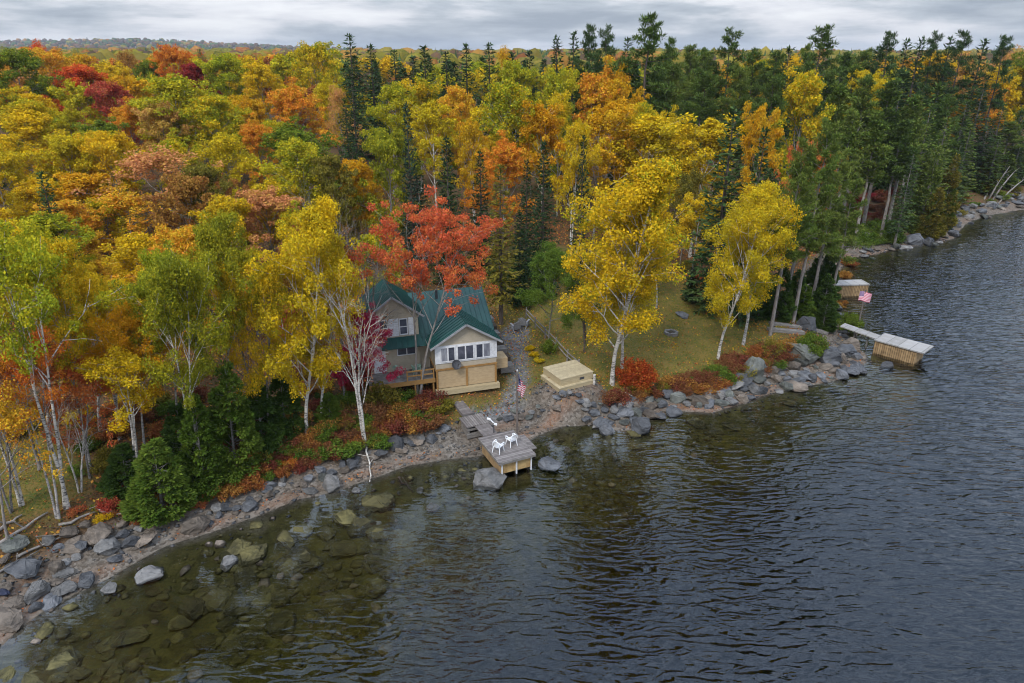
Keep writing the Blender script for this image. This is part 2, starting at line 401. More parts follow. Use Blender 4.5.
def leaf_quads(g_,centers,n,size,spread,aspect=.62,upbias=.5,flat=.75,shell=.35):
    """n leaves scattered through clumps: centers (k,3), spread (k,) -> verts, faces"""
    k=len(centers);wt=spread**2;idx=g_.choice(k,n,p=wt/wt.sum())
    u=g_.normal(0,1,(n,3));u/=np.linalg.norm(u,axis=1)[:,None]
    r=(shell+(1-shell)*g_.random(n)**.6);lump=1+.25*np.sin(u[:,0]*5+idx)*np.cos(u[:,1]*6+idx*2)
    off=u*(r*lump*spread[idx])[:,None];off[:,2]*=flat
    c=centers[idx]+off
    nrm=g_.normal(0,1,(n,3))+u*.6;nrm[:,2]+=upbias;nrm/=np.linalg.norm(nrm,axis=1)[:,None]
    t=np.cross(nrm,g_.normal(0,1,(n,3)));t/=np.linalg.norm(t,axis=1)[:,None]+1e-9;b=np.cross(nrm,t)
    s=size*(.6+.8*g_.random(n))[:,None]
    V=np.stack([c+t*s*.5,c+b*s*.5*aspect,c-t*s*.5,c-b*s*.5*aspect],1).reshape(-1,3)
    return V,np.arange(4*n).reshape(n,4)
def decid(seed,Hh,rad,base,nl,leaf,kind='maple',stems=1,nlimb=15,thin=1.0,clump=.62,cut=None):
    g_=np.random.default_rng(seed);T=Tubes();cc=[];cs=[]
    r0=.0075*Hh+.02
    for st in range(stems):
        a0=g_.random()*6.28
        lean=.10 if stems>1 else .03
        d=np.array([math.cos(a0+st*3.1)*lean,math.sin(a0+st*3.1)*lean,1])
        tp=[np.zeros(3)];dd=d/np.linalg.norm(d);nseg=12;top=Hh*(.93 if kind=='birch' else .82)*(1 if st==0 else .88)
        for i in range(nseg):
            dd=dd+g_.normal(0,.045,3)*np.array([1,1,.1]);dd[2]=max(dd[2],.9);dd/=np.linalg.norm(dd);tp.append(tp[-1]+dd*top/nseg)
        tp=np.array(tp)+np.array([math.cos(a0+st*3.1),math.sin(a0+st*3.1),0])*(.25*(stems>1))
        tp[0,2]-=.3
        rr=[r0*(1.35 if i==0 else 1)*(1-.86*i/nseg) for i in range(nseg+1)]
        T.add(tp,rr,8)
        def tpos(z):
            f=np.clip(z/top*nseg,0,nseg-.001);i=int(f);return tp[i]*(1-f+i)+tp[i+1]*(f-i)
        nL=max(5,nlimb//stems+ (2 if stems>1 else 0))
        for j in range(nL):
            t=(j+.5*g_.random())/nL;z=Hh*(base+(1-base)*.86*t)
            if z>top*.97: z=top*.97
            p=tpos(z);az=a0+j*2.4+g_.normal(0,.35)
            env=math.sin(math.pi*min(1,max(.04,(.30+.66*t))))**.75
            if kind=='birch': el=R_(48+18*t+g_.normal(0,7));ln=rad*env*1.25
            elif kind=='vase': el=R_(50+10*t+g_.normal(0,6));ln=rad*1.5*(1-.35*t)
            else: el=R_(24+38*t+g_.normal(0,8));ln=rad*env*1.12
            ln*=.8+.4*g_.random()
            dv=np.array([math.cos(az)*math.cos(el),math.sin(az)*math.cos(el),math.sin(el)])
            pts,de=limb(g_,p,dv,ln,6,.10,.03)
            rl=max(.016,r0*(1-.8*z/Hh)*.5);T.add(pts,[rl*(1-.8*i/6) for i in range(7)],5)
            ns=4 if kind!='vase' else 5
            cc.append(pts[-1]);cs.append(clump*(.75+.4*g_.random()))
            for q in range(ns):
                tt=.38+.6*(q+g_.random())/ns;f=tt*6;i=min(5,int(f));pp=pts[i]*(1-f+i)+pts[i+1]*(f-i)
                dv2=(pts[i+1]-pts[i]);dv2/=np.linalg.norm(dv2);side=g_.normal(0,1,3);side-=side.dot(dv2)*dv2;side/=np.linalg.norm(side)
                l2=ln*(.30+.25*g_.random())
                sp_,_=limb(g_,pp,dv2*.6+side*.75+np.array([0,0,.12]),l2,4,.14,.03)
                T.add(sp_,[max(.008,rl*.45*(1-.8*i/4)) for i in range(5)],4)
                cc.append(sp_[-1]);cs.append(clump*(.6+.5*g_.random()))
                cc.append(sp_[2]);cs.append(clump*(.45+.3*g_.random()))
        cc.append(tp[-1]);cs.append(clump*.9)
        cc.append(tp[-2]);cs.append(clump*.8)
    cc=np.array(cc);cs=np.array(cs)
    if cut is not None:
        k=g_.random(len(cc))<cut;cc=cc[k];cs=cs[k]
    V,Fq=leaf_quads(g_,cc,int(nl*thin),leaf,cs,.7,.5,.72 if kind!='birch' else .85)
    zt=V[:,2].max();sc=Hh/zt
    tm=np.vstack(T.V)*sc;trunk=mesh_np('trunk',tm,np.vstack(T.F),(BK['white'],),True)
    crown=mesh_np('crown',V*sc,Fq,(PAL['golden'],))
    return trunk,crown,Hh,max(np.percentile(np.abs(V[:,0]*sc),97),np.percentile(np.abs(V[:,1]*sc),97))
def bare_tree(seed,Hh,rad,base=.4,stems=1,leaves=0,leaf=.12):
    g_=np.random.default_rng(seed);T=Tubes();ends=[]
    def grow(p,d,L_,r,lv):
        pts,de=limb(g_,p,d,L_,6,.09,.04);T.add(pts,[max(.007,r*(1-.7*i/6)) for i in range(7)],6 if lv==0 else 4)
        if lv>=4 or r<.008: ends.append(pts[-1]);return
        nb=(6,5,4,3)[lv]
        for q in range(nb):
            t=(base if lv==0 else .3)+(1-(base if lv==0 else .3))*(q+.6*g_.random())/nb;f=min(5.99,t*6);i=int(f)
            pp=pts[i]*(1-f+i)+pts[i+1]*(f-i);dv=pts[i+1]-pts[i];dv/=np.linalg.norm(dv)
            s=g_.normal(0,1,3);s-=s.dot(dv)*dv;s/=np.linalg.norm(s)
            grow(pp,dv*.85+s*.6,L_*(.42+.2*g_.random())*(1-.25*t)*(rad if lv==0 else 1),r*(1-.6*t)*.55,lv+1)
        ends.append(pts[-1])
    for st in range(stems):
        a=g_.random()*6.28;grow(np.array([.15*math.cos(a)*(stems>1),.15*math.sin(a)*(stems>1),-.3]),np.array([.12*math.cos(a)*(stems>1),.12*math.sin(a)*(stems>1),1]),Hh*(.85 if st==0 else .7),.012*Hh+.02,0)
    V=np.vstack(T.V);sc=Hh/V[:,2].max()
    trunk=mesh_np('trunk',V*sc,np.vstack(T.F),(BK['white'],),True);crown=None
    if leaves:
        e=np.array(ends);k=g_.random(len(e))<.55;e=e[k];LV,LF=leaf_quads(g_,e,leaves,leaf,np.full(len(e),.32),.7,.4,.8)
        crown=mesh_np('crown',LV*sc,LF,(PAL['golden'],))
    return trunk,crown,Hh,np.percentile(np.abs(V[:,0]*sc),95)
def sprays(g_,P,D,n_w,size,wid,droop=.25):
    """flattened needle sprays at points P along directions D: kite-shaped faces"""
    n=len(P);D=D+g_.normal(0,.28,(n,3));D[:,2]-=droop*g_.random(n);D/=np.linalg.norm(D,axis=1)[:,None]
    up=np.zeros((n,3));up[:,2]=1;up+=g_.normal(0,.35,(n,3));s=np.cross(D,up);s/=np.linalg.norm(s,axis=1)[:,None]+1e-9
    L_=(size*(.6+.8*g_.random(n)))[:,None];w=(wid*(.7+.6*g_.random(n)))[:,None]
    V=np.stack([P,P+D*L_*.45+s*w,P+D*L_,P+D*L_*.45-s*w],1).reshape(-1,3)
    return V,np.arange(4*n).reshape(n,4)
def spruce(seed,Hh,rad,base=.06,dens=1.0,size=.42,wid=.085,ragged=.25,power=.85):
    g_=np.random.default_rng(seed);T=Tubes();T.add(np.array([[0,0,-.3],[0,0,Hh*.5],[0,0,Hh*.985]]),[.013*Hh+.03,.008*Hh+.015,.012],8)
    P=[];D=[];z=Hh*base;th=0
    while z<Hh*.985:
        t=(z/Hh-base)/(1-base);nb=int(5+3*(1-t));ln0=rad*((1-t)**power)*(.92 if t>.12 else .7+1.8*t)+.12
        for q in range(nb):
            a=th+q*6.283/nb+g_.normal(0,.2);ln=ln0*(1-ragged*g_.random()*1.3)
            el=R_(-16+42*t+g_.normal(0,5));d=np.array([math.cos(a)*math.cos(el),math.sin(a)*math.cos(el),math.sin(el)])
            k=4;pts=[np.array([0,0,z])]
            for i in range(k):
                dd=d+np.array([0,0,-.16+.12*i]);pts.append(pts[-1]+dd/np.linalg.norm(dd)*ln/k)
            pts=np.array(pts);T.add(pts[[0,2,4]],[.022*(1-.5*t),.014,.006],3)
            m=max(4,int(ln*11*dens));tt=np.sort(.12+.88*g_.random(m));f=np.clip(tt*k,0,k-.001);i=f.astype(int)
            p=pts[i]*(1-f+i)[:,None]+pts[i+1]*(f-i)[:,None];bd=pts[i+1]-pts[i];bd/=np.linalg.norm(bd,axis=1)[:,None]
            side=np.cross(bd,[0,0,1.]);side*=np.where(g_.random(m)<.5,-1,1)[:,None]
            P.append(p);D.append(bd*.75+side*(.75*(1-.3*tt))[:,None])
        z+=Hh*.022*(.8+.5*g_.random())+.05;th+=.7
    P.append(np.repeat([[0,0,Hh*.93]],10,0)+np.array([0,0,1])*g_.random((10,1))*Hh*.06);D.append(np.array([0,0,1.])+g_.normal(0,.4,(10,3)))
    V,Fq=sprays(g_,np.vstack(P),np.vstack(D),0,size,wid)
    return T.mesh('trunk'),mesh_np('crown',V,Fq,(PAL['spruce'],)),Hh,rad
def pine(seed,Hh,rad,base=.45,nlimb=26,tuft=.55,nl=9000,size=.26,shape='white',wid=.03):
    g_=np.random.default_rng(seed);T=Tubes()
    tp=np.array([[g_.normal(0,.05)*i/3,g_.normal(0,.05)*i/3,Hh*.97*i/8] for i in range(9)]);tp[0]=(0,0,-.3)
    T.add(tp,[(.012*Hh+.03)*(1-.85*i/8) for i in range(9)],8);cc=[];cs=[]
    for j in range(nlimb):
        t=(j+.6*g_.random())/nlimb;z=Hh*(base+(1-base)*.95*t)
        a=j*2.4+g_.normal(0,.3);el=R_((-4 if shape=='white' else 8)+34*t*t+g_.normal(0,7))
        ln=rad*(1-.78*t**1.3)*(.55+.55*g_.random())
        if t<.15: ln*=.6+2.5*t
        f=min(7.99,z/(Hh*.97)*8);i=int(f);p=tp[i]*(1-f+i)+tp[i+1]*(f-i)
        pts,_=limb(g_,p,(math.cos(a)*math.cos(el),math.sin(a)*math.cos(el),math.sin(el)),ln,5,.07,.05)
        T.add(pts,[.045*(1-.5*t)*(1-.75*q/5)+.006 for q in range(6)],4)
        for q in range(2,6):
            cc.append(pts[q]+np.array([0,0,.08]));cs.append(tuft*(.55+.25*q/5+.25*g_.random())*(1-.35*t))
            if q in(2,3,4):
                s=g_.normal(0,1,3);s[2]*=.2;s/=np.linalg.norm(s);e=pts[q]+s*ln*.28*(1-.1*q);cc.append(e);cs.append(tuft*.7*(.7+.4*g_.random())*(1-.35*t));T.add(np.array([pts[q],e]),[.016,.006],3)
    cc.append(tp[-1]);cs.append(tuft*.5)
    cc=np.array(cc);cs=np.array(cs);n=nl;idx=g_.choice(len(cc),n,p=cs**2/np.sum(cs**2))
    u=g_.normal(0,1,(n,3));u/=np.linalg.norm(u,axis=1)[:,None];off=u*(cs[idx]*g_.random(n)**.5)[:,None];off[:,2]*=.42
    D=u.copy();D[:,2]+=.5
    V,Fq=sprays(g_,cc[idx]+off,D,0,size,wid,.0)
    return T.mesh('trunk'),mesh_np('crown',V,Fq,(PAL['pine'],)),Hh,rad
def cedar(seed,Hh,rad,nl=9000,size=.2,power=.8,wid=.055,nc=110):
    g_=np.random.default_rng(seed);T=Tubes();T.add(np.array([[0,0,-.3],[0,0,Hh*.5],[0,0,Hh*.92]]),[.05+.01*Hh,.04,.01],6)
    t=g_.random(nc)**1.2*.96;a=np.arange(nc)*2.4+g_.normal(0,.3,nc);prof=np.where(t<.12,.7+2.4*t,1)*(1-t)**power+.03
    r=rad*prof*g_.uniform(.62,.98,nc);cc=np.column_stack([r*np.cos(a),r*np.sin(a),.25+t*Hh*.95]);cs=(.13+.30*(1-t)*g_.uniform(.7,1.2,nc))*rad/1.6
    for i in range(0,nc,2): T.add(np.array([[0,0,max(.1,cc[i,2]-.3)],cc[i]]),[.02,.006],3)
    idx=g_.choice(nc,nl,p=cs**2/np.sum(cs**2));u=g_.normal(0,1,(nl,3));u/=np.linalg.norm(u,axis=1)[:,None]
    off=u*(cs[idx]*(.35+.65*g_.random(nl)**.6))[:,None];off[:,2]*=.75;out=np.column_stack([np.cos(a[idx]),np.sin(a[idx]),np.full(nl,.35)])
    P=cc[idx]+off;P[:,2]=np.maximum(P[:,2],.05)
    V,Fq=sprays(g_,P,u*.6+out*.8,0,size,wid,.1)
    return T.mesh('trunk'),mesh_np('crown',V,Fq,(PAL['cedar'],)),Hh,rad*1.05
def shrub_mesh(seed,Hh,rad,nl,leaf,stemmy=False):
    g_=np.random.default_rng(seed);T=Tubes();cc=[];cs=[]
    for j in range(14):
        a=g_.random()*6.28;rr=rad*math.sqrt(g_.random())*.8;h_=Hh*(1-.45*(rr/rad)**2)*(.6+.4*g_.random())
        e=np.array([rr*math.cos(a),rr*math.sin(a),h_*.86]);mid=e*np.array([.45,.45,.5])
        T.add(np.array([[0,0,-.1],mid,e]),[.022,.015,.006],4);cc+= [e,mid*np.array([1.5,1.5,1.15])];cs+=[rad*.34,rad*.32]
    V,Fq=leaf_quads(g_,np.array(cc),nl,leaf,np.array(cs),.7,.4,.85,.2);V[:,2]=np.abs(V[:,2])
    return T.mesh('stems'),mesh_np('foliage',V,Fq,(PAL['golden'],)),Hh,rad
LIB={}
def lib(k,v): LIB.setdefault(k,[]).append(v)
# near models (leaf about 11-15 cm), middle models, far models
for s in (1,2,3): lib('birch_near',decid(10+s,13,2.7,.40,34000,.118,'birch',1,20,clump=.62))
for s in (1,2): lib('birch_pair_near',decid(20+s,13,2.9,.38,37000,.118,'birch',2,20,clump=.62))
for s in (1,2): lib('birch_thin_near',decid(30+s,13,2.4,.45,12500,.118,'birch',2,16,clump=.55,cut=.6))
for s in (1,2,3): lib('maple_near',decid(40+s,12,3.7,.26,40000,.125,'maple',1,20,clump=.75))
for s in (1,2,3): lib('birch_low',decid(210+s,13,2.75,.17,39000,.115,'birch',1+(s==3),27,clump=.60))
lib('vase_near',decid(51,12,3.5,.36,26000,.12,'vase',2,20,clump=.52,cut=.78))
for s in (1,2): lib('thin_near',decid(60+s,11,3.2,.28,8500,.14,'maple',1,17,clump=.62,cut=.62))
for s in (1,2,3): lib('birch_mid',decid(70+s,13,2.9,.27,15000,.19,'birch',1+(s==2),21,clump=.62,cut=.9))
for s in (1,2,3): lib('maple_mid',decid(80+s,13,3.8,.17,21000,.20,'maple',1,28,clump=.68,cut=.88))
for s in (1,2): lib('thin_mid',decid(90+s,13,3.6,.26,6500,.2,'maple',1,18,clump=.8,cut=.75))
for s in (1,2,3): lib('maple_far',decid(100+s,13,3.9,.25,5200,.40,'maple',1,13,clump=1.0))
for s in (1,2): lib('bare_near',bare_tree(110+s,12,.95,.38,2,0))
lib('bare_leafy',bare_tree(114,12,1.0,.3,2,700,.12))
for s in (1,2,3): lib('spruce_near',spruce(120+s,13,2.5,.05,1.25,.40,.075))
for s in (1,2): lib('spruce_open',spruce(125+s,14,2.6,.18,1.0,.42,.08,.4,.75))
for s in (1,2): lib('spruce_far',spruce(130+s,15,3.1,.08,.55,.85,.2,.3,.8))
for s in (1,2,3): lib('pine_near',pine(140+s,16,3.4,.40,34,.62,17000,.27,'red',.035))
for s in (1,2,3): lib('pine_mid',pine(150+s,17,3.5,.38,32,.75,8000,.42,'red',.065))
for s in (1,2): lib('pine_tall',pine(155+s,18,2.9,.50,28,.72,7000,.42,'red',.065));lib('pine_sky',pine(160+s,20,4.2,.52,24,.72,6500,.42,'white',.06))
for s in (1,2,3): lib('cedar_near',cedar(170+s,6,1.7,17000,.19))
for s in (1,2): lib('cedar_mid',cedar(175+s,9,2.2,8000,.34,.8,.09))
for s in (1,2,3): lib('shrub',shrub_mesh(180+s,1.3,.95,2600,.11))
for s in (1,2): lib('shrub_loose',shrub_mesh(185+s,1.2,1.0,1500,.10))
lib('shrub_big',shrub_mesh(190,2.4,1.5,9000,.12))
TREES=[]   # records for labelling
def put_tree(model,x,y,height,width=None,palette='golden',bk='grey',rz=None,name=None,var=None,label=None,z=None,group=None,lean=(0,0)):
    mods=LIB[model];tm,cm,mh,mr=mods[(var if var is not None else random.randrange(len(mods)))%len(mods)]
    s=height/mh;w=(width/2/mr) if width else s*random.uniform(.9,1.1)
    w=min(max(w,s*.55),s*1.7)
    if name is None:
        name={'birch':'birch_tree','maple':'maple_tree','vase':'maple_tree','thin':'maple_tree','bare':'bare_tree','spruce':'spruce_tree','pine':'pine_tree','cedar':'cedar_tree','shrub':'shrub'}[model.split('_')[0]]
    root=empty(name,(x,y,(z if z is not None else hz(x,y))),random.uniform(0,6.28) if rz is None else rz,(w,w,s))
    root.rotation_mode='ZYX';root.rotation_euler[0]=lean[0];root.rotation_euler[1]=lean[1]
    t=link(bpy.data.objects.new('stems' if 'shrub' in model else 'trunk',tm),root)
    t.material_slots[0].link='OBJECT';t.material_slots[0].material=BK[bk]
    if cm is not None:
        c=link(bpy.data.objects.new('foliage' if 'shrub' in model else 'crown',cm),root)
        c.material_slots[0].link='OBJECT';c.material_slots[0].material=PAL[palette]
    TREES.append(dict(o=root,model=model,pal=palette,x=x,y=y,h=height,w=width or w*mr*2,label=label,group=group,name=name,bk=bk))
    return root
def ztop(px,py,D):
    r=ray(px,py);t=D/r[1];return r[0]*t,H+r[2]*t
def T(model,px,top,w,D,palette,bk='grey',**k):
    """tree whose top shows at (px,top), w pixels wide, standing D metres out"""
    x,zt=ztop(px,top,D);z=hz(x,D);h=zt-z
    d=proj(x,D,z+h*.7)[2]
    if h<4: h=4
    return put_tree(model,x,D,h,w*d/F,palette,bk,**k)
def TB(model,bx,by,top,w,palette,bk='grey',**k):
    """tree whose foot shows at (bx,by)"""
    p=onground(bx,by);x,zt=ztop(bx,top,p[1]);h=zt-p[2];d=proj(p[0],p[1],p[2]+h*.7)[2]
    if 'lean' not in k: k['lean']=(R_(3),R_(float(np.interp(bx,[0,150,350,600],[8,6,3,0]))))
    return put_tree(model,p[0],p[1],h,w*d/F,palette,bk,z=p[2],**k)
# ------------------------------------------------------------------ trees seen in the photograph
def build_trees():
    # skyline conifers and pines
    for px,top,w,D,m,p in [(349,32,34,104,'spruce_open','spruce'),(370,44,30,112,'spruce_near','spruce'),(394,50,28,118,'spruce_near','spruce'),(424,46,34,106,'spruce_open','spruce'),
        (446,52,26,120,'spruce_near','dark_spruce'),(466,44,28,110,'spruce_near','spruce'),(489,41,32,104,'spruce_open','spruce'),(512,52,30,112,'spruce_near','spruce'),(530,50,30,115,'spruce_near','dark_spruce'),
        (557,37,28,104,'spruce_near','spruce'),(574,32,30,100,'spruce_near','spruce'),(591,25,36,98,'pine_sky','spruce'),(607,29,36,102,'pine_sky','spruce'),
        (649,15,66,94,'pine_sky','pine_dark'),(628,38,30,104,'spruce_near','spruce'),(672,38,32,108,'pine_sky','pine_dark'),(732,31,44,112,'pine_sky','pine_dark'),
        (823,26,52,108,'pine_sky','pine_dark'),(808,44,30,116,'pine_sky','pine'),(892,32,36,122,'pine_sky','spruce'),(908,40,28,126,'spruce_near','spruce'),(922,38,30,124,'spruce_near','spruce'),
        (936,34,30,128,'pine_sky','spruce'),(952,36,30,126,'spruce_near','spruce'),(966,31,36,122,'pine_sky','spruce'),(985,40,30,130,'spruce_near','spruce'),(1008,36,34,120,'pine_sky','spruce'),
        (690,46,40,118,'pine_near','pine'),(708,50,44,112,'pine_near','pine'),(755,50,44,116,'pine_near','pine'),(776,52,44,112,'pine_near','pine_dark'),(790,46,34,126,'spruce_near','spruce'),
        (845,54,44,120,'pine_near','pine_dark'),(866,50,44,124,'pine_near','pine'),(880,48,36,130,'spruce_near','spruce')]: T(m,px,top,w*(1.75 if 'spruce' in m else 1.3),D,p,'brown')
    # broadleaf skyline and far slope
    for px,top,w,D,m,p in [(-30,50,60,110,'maple_mid','orange'),(10,47,74,104,'maple_mid','green'),(44,46,60,124,'maple_mid','orange'),(68,62,62,108,'maple_mid','red_orange'),(28,38,36,140,'thin_mid','red_orange'),
        (104,80,62,98,'maple_mid','dull_red'),(92,68,44,112,'maple_mid','gold_green'),(120,48,40,140,'thin_mid','rust'),(142,58,34,122,'maple_mid','green'),(170,43,42,122,'maple_mid','red_orange'),
        (196,60,40,116,'maple_mid','crimson'),(224,52,66,114,'maple_mid','yellow_green'),(262,60,54,112,'maple_mid','golden'),(290,76,72,96,'maple_mid','orange'),(312,40,62,122,'maple_mid','gold_green'),
        (332,72,46,104,'maple_mid','golden'),(340,84,34,96,'thin_mid','salmon'),(150,52,40,135,'thin_mid','orange'),(245,54,40,135,'maple_far','golden'),(285,50,50,138,'maple_far','yellow_green'),
        (515,58,50,105,'maple_mid','yellow_green'),(505,44,30,124,'thin_mid','deep_gold'),(560,66,52,92,'maple_mid','yellow_green'),(602,54,86,95,'maple_mid','orange'),(625,60,60,92,'maple_mid','deep_gold'),
        (808,66,62,86,'birch_mid','gold_green'),(752,58,30,120,'maple_far','yellow_green'),(790,52,40,140,'maple_far','golden'),(872,68,24,108,'maple_mid','golden'),
        (928,50,58,140,'maple_mid','golden'),(964,50,58,142,'maple_mid','salmon'),(950,90,50,134,'maple_mid','deep_gold'),(1012,60,54,142,'maple_mid','golden'),(1024,44,50,146,'thin_mid','salmon'),(1002,84,34,136,'birch_mid','orange'),(1040,50,60,140,'maple_mid','green')]: T(m,px,top,w,D,p,'grey')
    # middle of the slope
    for px,top,w,D,m,p,b in [(158,72,88,88,'birch_mid','yellow_green','white'),(214,92,66,84,'maple_mid','gold_green','grey'),(186,88,50,92,'birch_mid','golden','grey'),(258,112,46,82,'maple_mid','orange','grey'),(300,116,92,78,'maple_mid','green','grey'),
        (20,108,74,76,'birch_mid','golden','grey'),(54,140,58,72,'birch_mid','deep_gold','grey'),(92,118,54,78,'birch_mid','green','white'),(-35,120,60,74,'maple_mid','golden','grey'),(120,130,40,80,'thin_mid','rust','grey'),
        (166,140,118,66,'thin_mid','salmon','pale'),(232,132,62,70,'birch_mid','golden','grey'),(255,178,70,62,'birch_mid','golden','grey'),(292,134,76,66,'birch_mid','yellow_green','white'),
        (386,126,70,66,'maple_mid','lime','grey'),(385,80,56,90,'birch_mid','yellow_green','white'),(416,74,50,92,'birch_mid','gold_green','white'),(350,66,38,84,'spruce_open','dark_spruce','brown'),
        (462,82,50,86,'maple_mid','orange','grey'),(432,98,52,80,'birch_mid','golden','white'),(406,104,38,64,'spruce_near','blue_spruce','brown'),(446,136,52,62,'spruce_near','dark_spruce','brown'),(415,148,46,68,'spruce_near','dark_spruce','brown'),
        (502,76,76,82,'birch_mid','gold_green','white'),(503,128,66,72,'maple_mid','orange','grey'),(474,118,40,76,'birch_mid','deep_gold','white'),(545,98,54,80,'birch_mid','deep_gold','white'),(560,88,40,86,'birch_mid','golden','white'),
        (600,96,76,76,'birch_mid','deep_gold','white'),(652,110,84,76,'birch_mid','golden','white'),(704,114,74,74,'birch_mid','golden','white'),(645,100,50,84,'maple_mid','gold_green','grey'),(676,104,50,86,'maple_mid','golden','grey'),(575,118,50,70,'birch_mid','golden','white'),
        (544,142,52,60,'spruce_near','dark_spruce','brown'),(584,134,36,62,'spruce_near','dark_spruce','brown'),(500,165,64,54,'spruce_open','olive','brown'),(480,150,44,66,'spruce_near','dark_spruce','brown'),(527,160,40,64,'spruce_near','dark_spruce','brown'),
        (735,106,84,58,'spruce_near','spruce','brown'),(768,100,34,72,'birch_mid','deep_gold','grey'),(766,128,62,56,'spruce_near','spruce','brown'),(815,138,40,66,'maple_mid','scarlet','grey'),(675,64,70,94,'pine_near','pine','brown'),(705,70,66,90,'pine_near','pine_dark','brown'),
        (742,66,60,92,'pine_near','pine','brown'),(775,74,56,86,'pine_near','pine_dark','brown'),(652,72,54,96,'pine_near','pine_dark','brown'),(636,60,34,100,'spruce_far','spruce','brown'),
        (232,170,50,64,'thin_mid','rust','grey'),(205,160,60,60,'maple_mid','olive','grey'),(330,150,50,64,'maple_mid','olive','grey'),(120,190,90,58,'thin_mid','orange','grey'),(700,190,44,64,'birch_mid','golden','greybirch'),(690,160,40,70,'maple_mid','olive','grey')]: T(m,px,top,w,D,p,b)
    # right-hand shore conifers
    for px,top,w,D,p,m in [(842,84,54,88,'pine','pine_tall'),(868,76,50,92,'pine','pine_tall'),(892,80,52,93,'pine_dark','pine_tall'),(915,96,50,92,'pine','pine_tall'),(855,110,44,82,'pine','pine_tall'),(880,112,44,86,'pine','pine_tall'),
        (905,120,44,90,'pine_dark','pine_tall'),(932,104,48,94,'pine','spruce_near'),(948,118,46,97,'pine','spruce_near'),(968,100,48,112,'pine_dark','spruce_near'),(985,84,54,118,'spruce','spruce_near'),(1004,104,46,122,'pine_dark','spruce_near'),
        (1022,110,46,124,'spruce','spruce_near'),(1045,95,50,124,'pine','spruce_near'),(830,100,44,92,'pine_dark','pine_tall'),(940,140,34,93,'pine','cedar_mid'),(958,150,30,97,'olive','cedar_mid'),(915,150,34,88,'spruce','spruce_open'),
        (1010,150,40,120,'pine','cedar_mid'),(990,156,34,117,'olive','cedar_mid'),(1035,150,44,123,'pine_dark','cedar_mid'),(950,96,46,104,'pine_dark','pine_near'),(972,124,44,110,'pine','spruce_near'),(990,118,44,118,'spruce','spruce_near'),(1012,122,44,122,'pine','pine_near'),(925,84,44,104,'spruce','pine_near'),(962,140,36,104,'spruce','spruce_near'),(1000,136,40,116,'pine_dark','spruce_near'),(1022,140,40,121,'spruce','spruce_near'),(830,72,44,104,'pine_dark','pine_tall'),(856,66,44,110,'pine','pine_tall'),(905,70,44,112,'spruce','spruce_far'),(940,84,40,108,'pine_dark','spruce_far')]: T(m,px,top,w,D,p,'pale')
    TB('cedar_near',927,238,186,30,'olive');TB('cedar_near',938,228,170,26,'cedar_light')
    # near the cottage and the lawn
    TB('vase_near',417,396,182,150,'scarlet','pale',name='maple_tree',rz=.6,lean=(R_(2),R_(4)))
    TB('bare_leafy',367,446,236,64,'dull_red','white',name='birch_tree')
    TB('bare_near',352,385,168,62,'rust','grey');TB('bare_near',372,380,186,56,'rust','grey')
    TB('maple_near',364,406,304,60,'magenta','grey',name='maple_tree',lean=(0,0))
    TB('thin_near',345,400,210,80,'rust','grey')
    TB('maple_near',548,346,240,68,'cedar','grey')
    TB('birch_low',612,384,148,116,'gold_green','white',rz=0.3,var=0)
    TB('birch_low',622,368,186,84,'golden','white')
    TB('birch_low',718,358,178,74,'golden','white',var=0);TB('birch_low',743,345,182,66,'gold_green','white',var=1)
    TB('bare_near',584,352,200,40,'rust','brown')
    for bx,by,top,w in [(770,335,138,64),(793,323,120,66),(809,315,150,60),(828,312,178,56),(783,318,150,54)]: TB('pine_near',bx,by,top,w,'pine','pale')
    TB('cedar_near',820,322,272,34,'cedar_dark');TB('cedar_near',800,320,282,30,'cedar')
    for bx,by,top,w in [(758,316,270,34),(775,318,262,36),(792,314,268,32),(812,310,250,40),(822,300,250,32),(818,318,285,26),(745,308,270,30),(822,330,292,28)]: TB('cedar_near',bx,by,top,w,'cedar_dark')
    TB('spruce_near',690,300,262,30,'dark_spruce','brown')
    # the left shore, near to far
    TB('birch_low',307,436,190,98,'golden','white',rz=1.2);TB('birch_low',322,420,232,74,'golden','white')
    TB('birch_pair_near',201,470,226,96,'lime','white',rz=.1);TB('birch_near',241,445,212,86,'lime','white');TB('birch_near',180,455,236,74,'yellow_green','white')
    TB('birch_low',266,440,250,70,'gold_green','grey')
    TB('birch_thin_near',135,492,338,84,'golden','white',rz=.2)
    TB('birch_near',146,470,300,70,'deep_gold','greybirch')
    TB('birch_thin_near',67,505,210,96,'yellow_green','white');TB('birch_near',91,468,238,80,'gold_green','greybirch')
    TB('birch_thin_near',23,507,228,84,'golden','white');TB('birch_thin_near',56,520,330,90,'red_orange','greybirch')
    TB('thin_near',40,470,330,110,'dull_red','pale');TB('birch_near',-25,500,220,90,'golden','white');TB('thin_near',8,540,380,90,'orange','pale')
    TB('birch_low',100,430,268,80,'golden','white');TB('birch_near',50,440,215,80,'yellow_green','greybirch');TB('birch_thin_near',116,440,270,70,'golden','white');TB('bare_near',12,512,330,46,'rust','grey');TB('bare_near',80,492,360,40,'rust','white',name='birch_tree')
    TB('thin_near',90,478,352,70,'scarlet','grey')
    for bx,by,top,w,p in [(163,512,434,72,'cedar'),(128,490,440,50,'cedar_dark'),(205,490,392,58,'cedar'),(236,470,352,62,'cedar'),(262,445,378,56,'cedar_dark'),(285,432,370,50,'cedar_dark'),(185,470,400,54,'cedar_dark'),(330,420,392,40,'cedar'),(40,205+40,180,10,'cedar')][:8]: TB('cedar_near',bx,by,top,w,p)
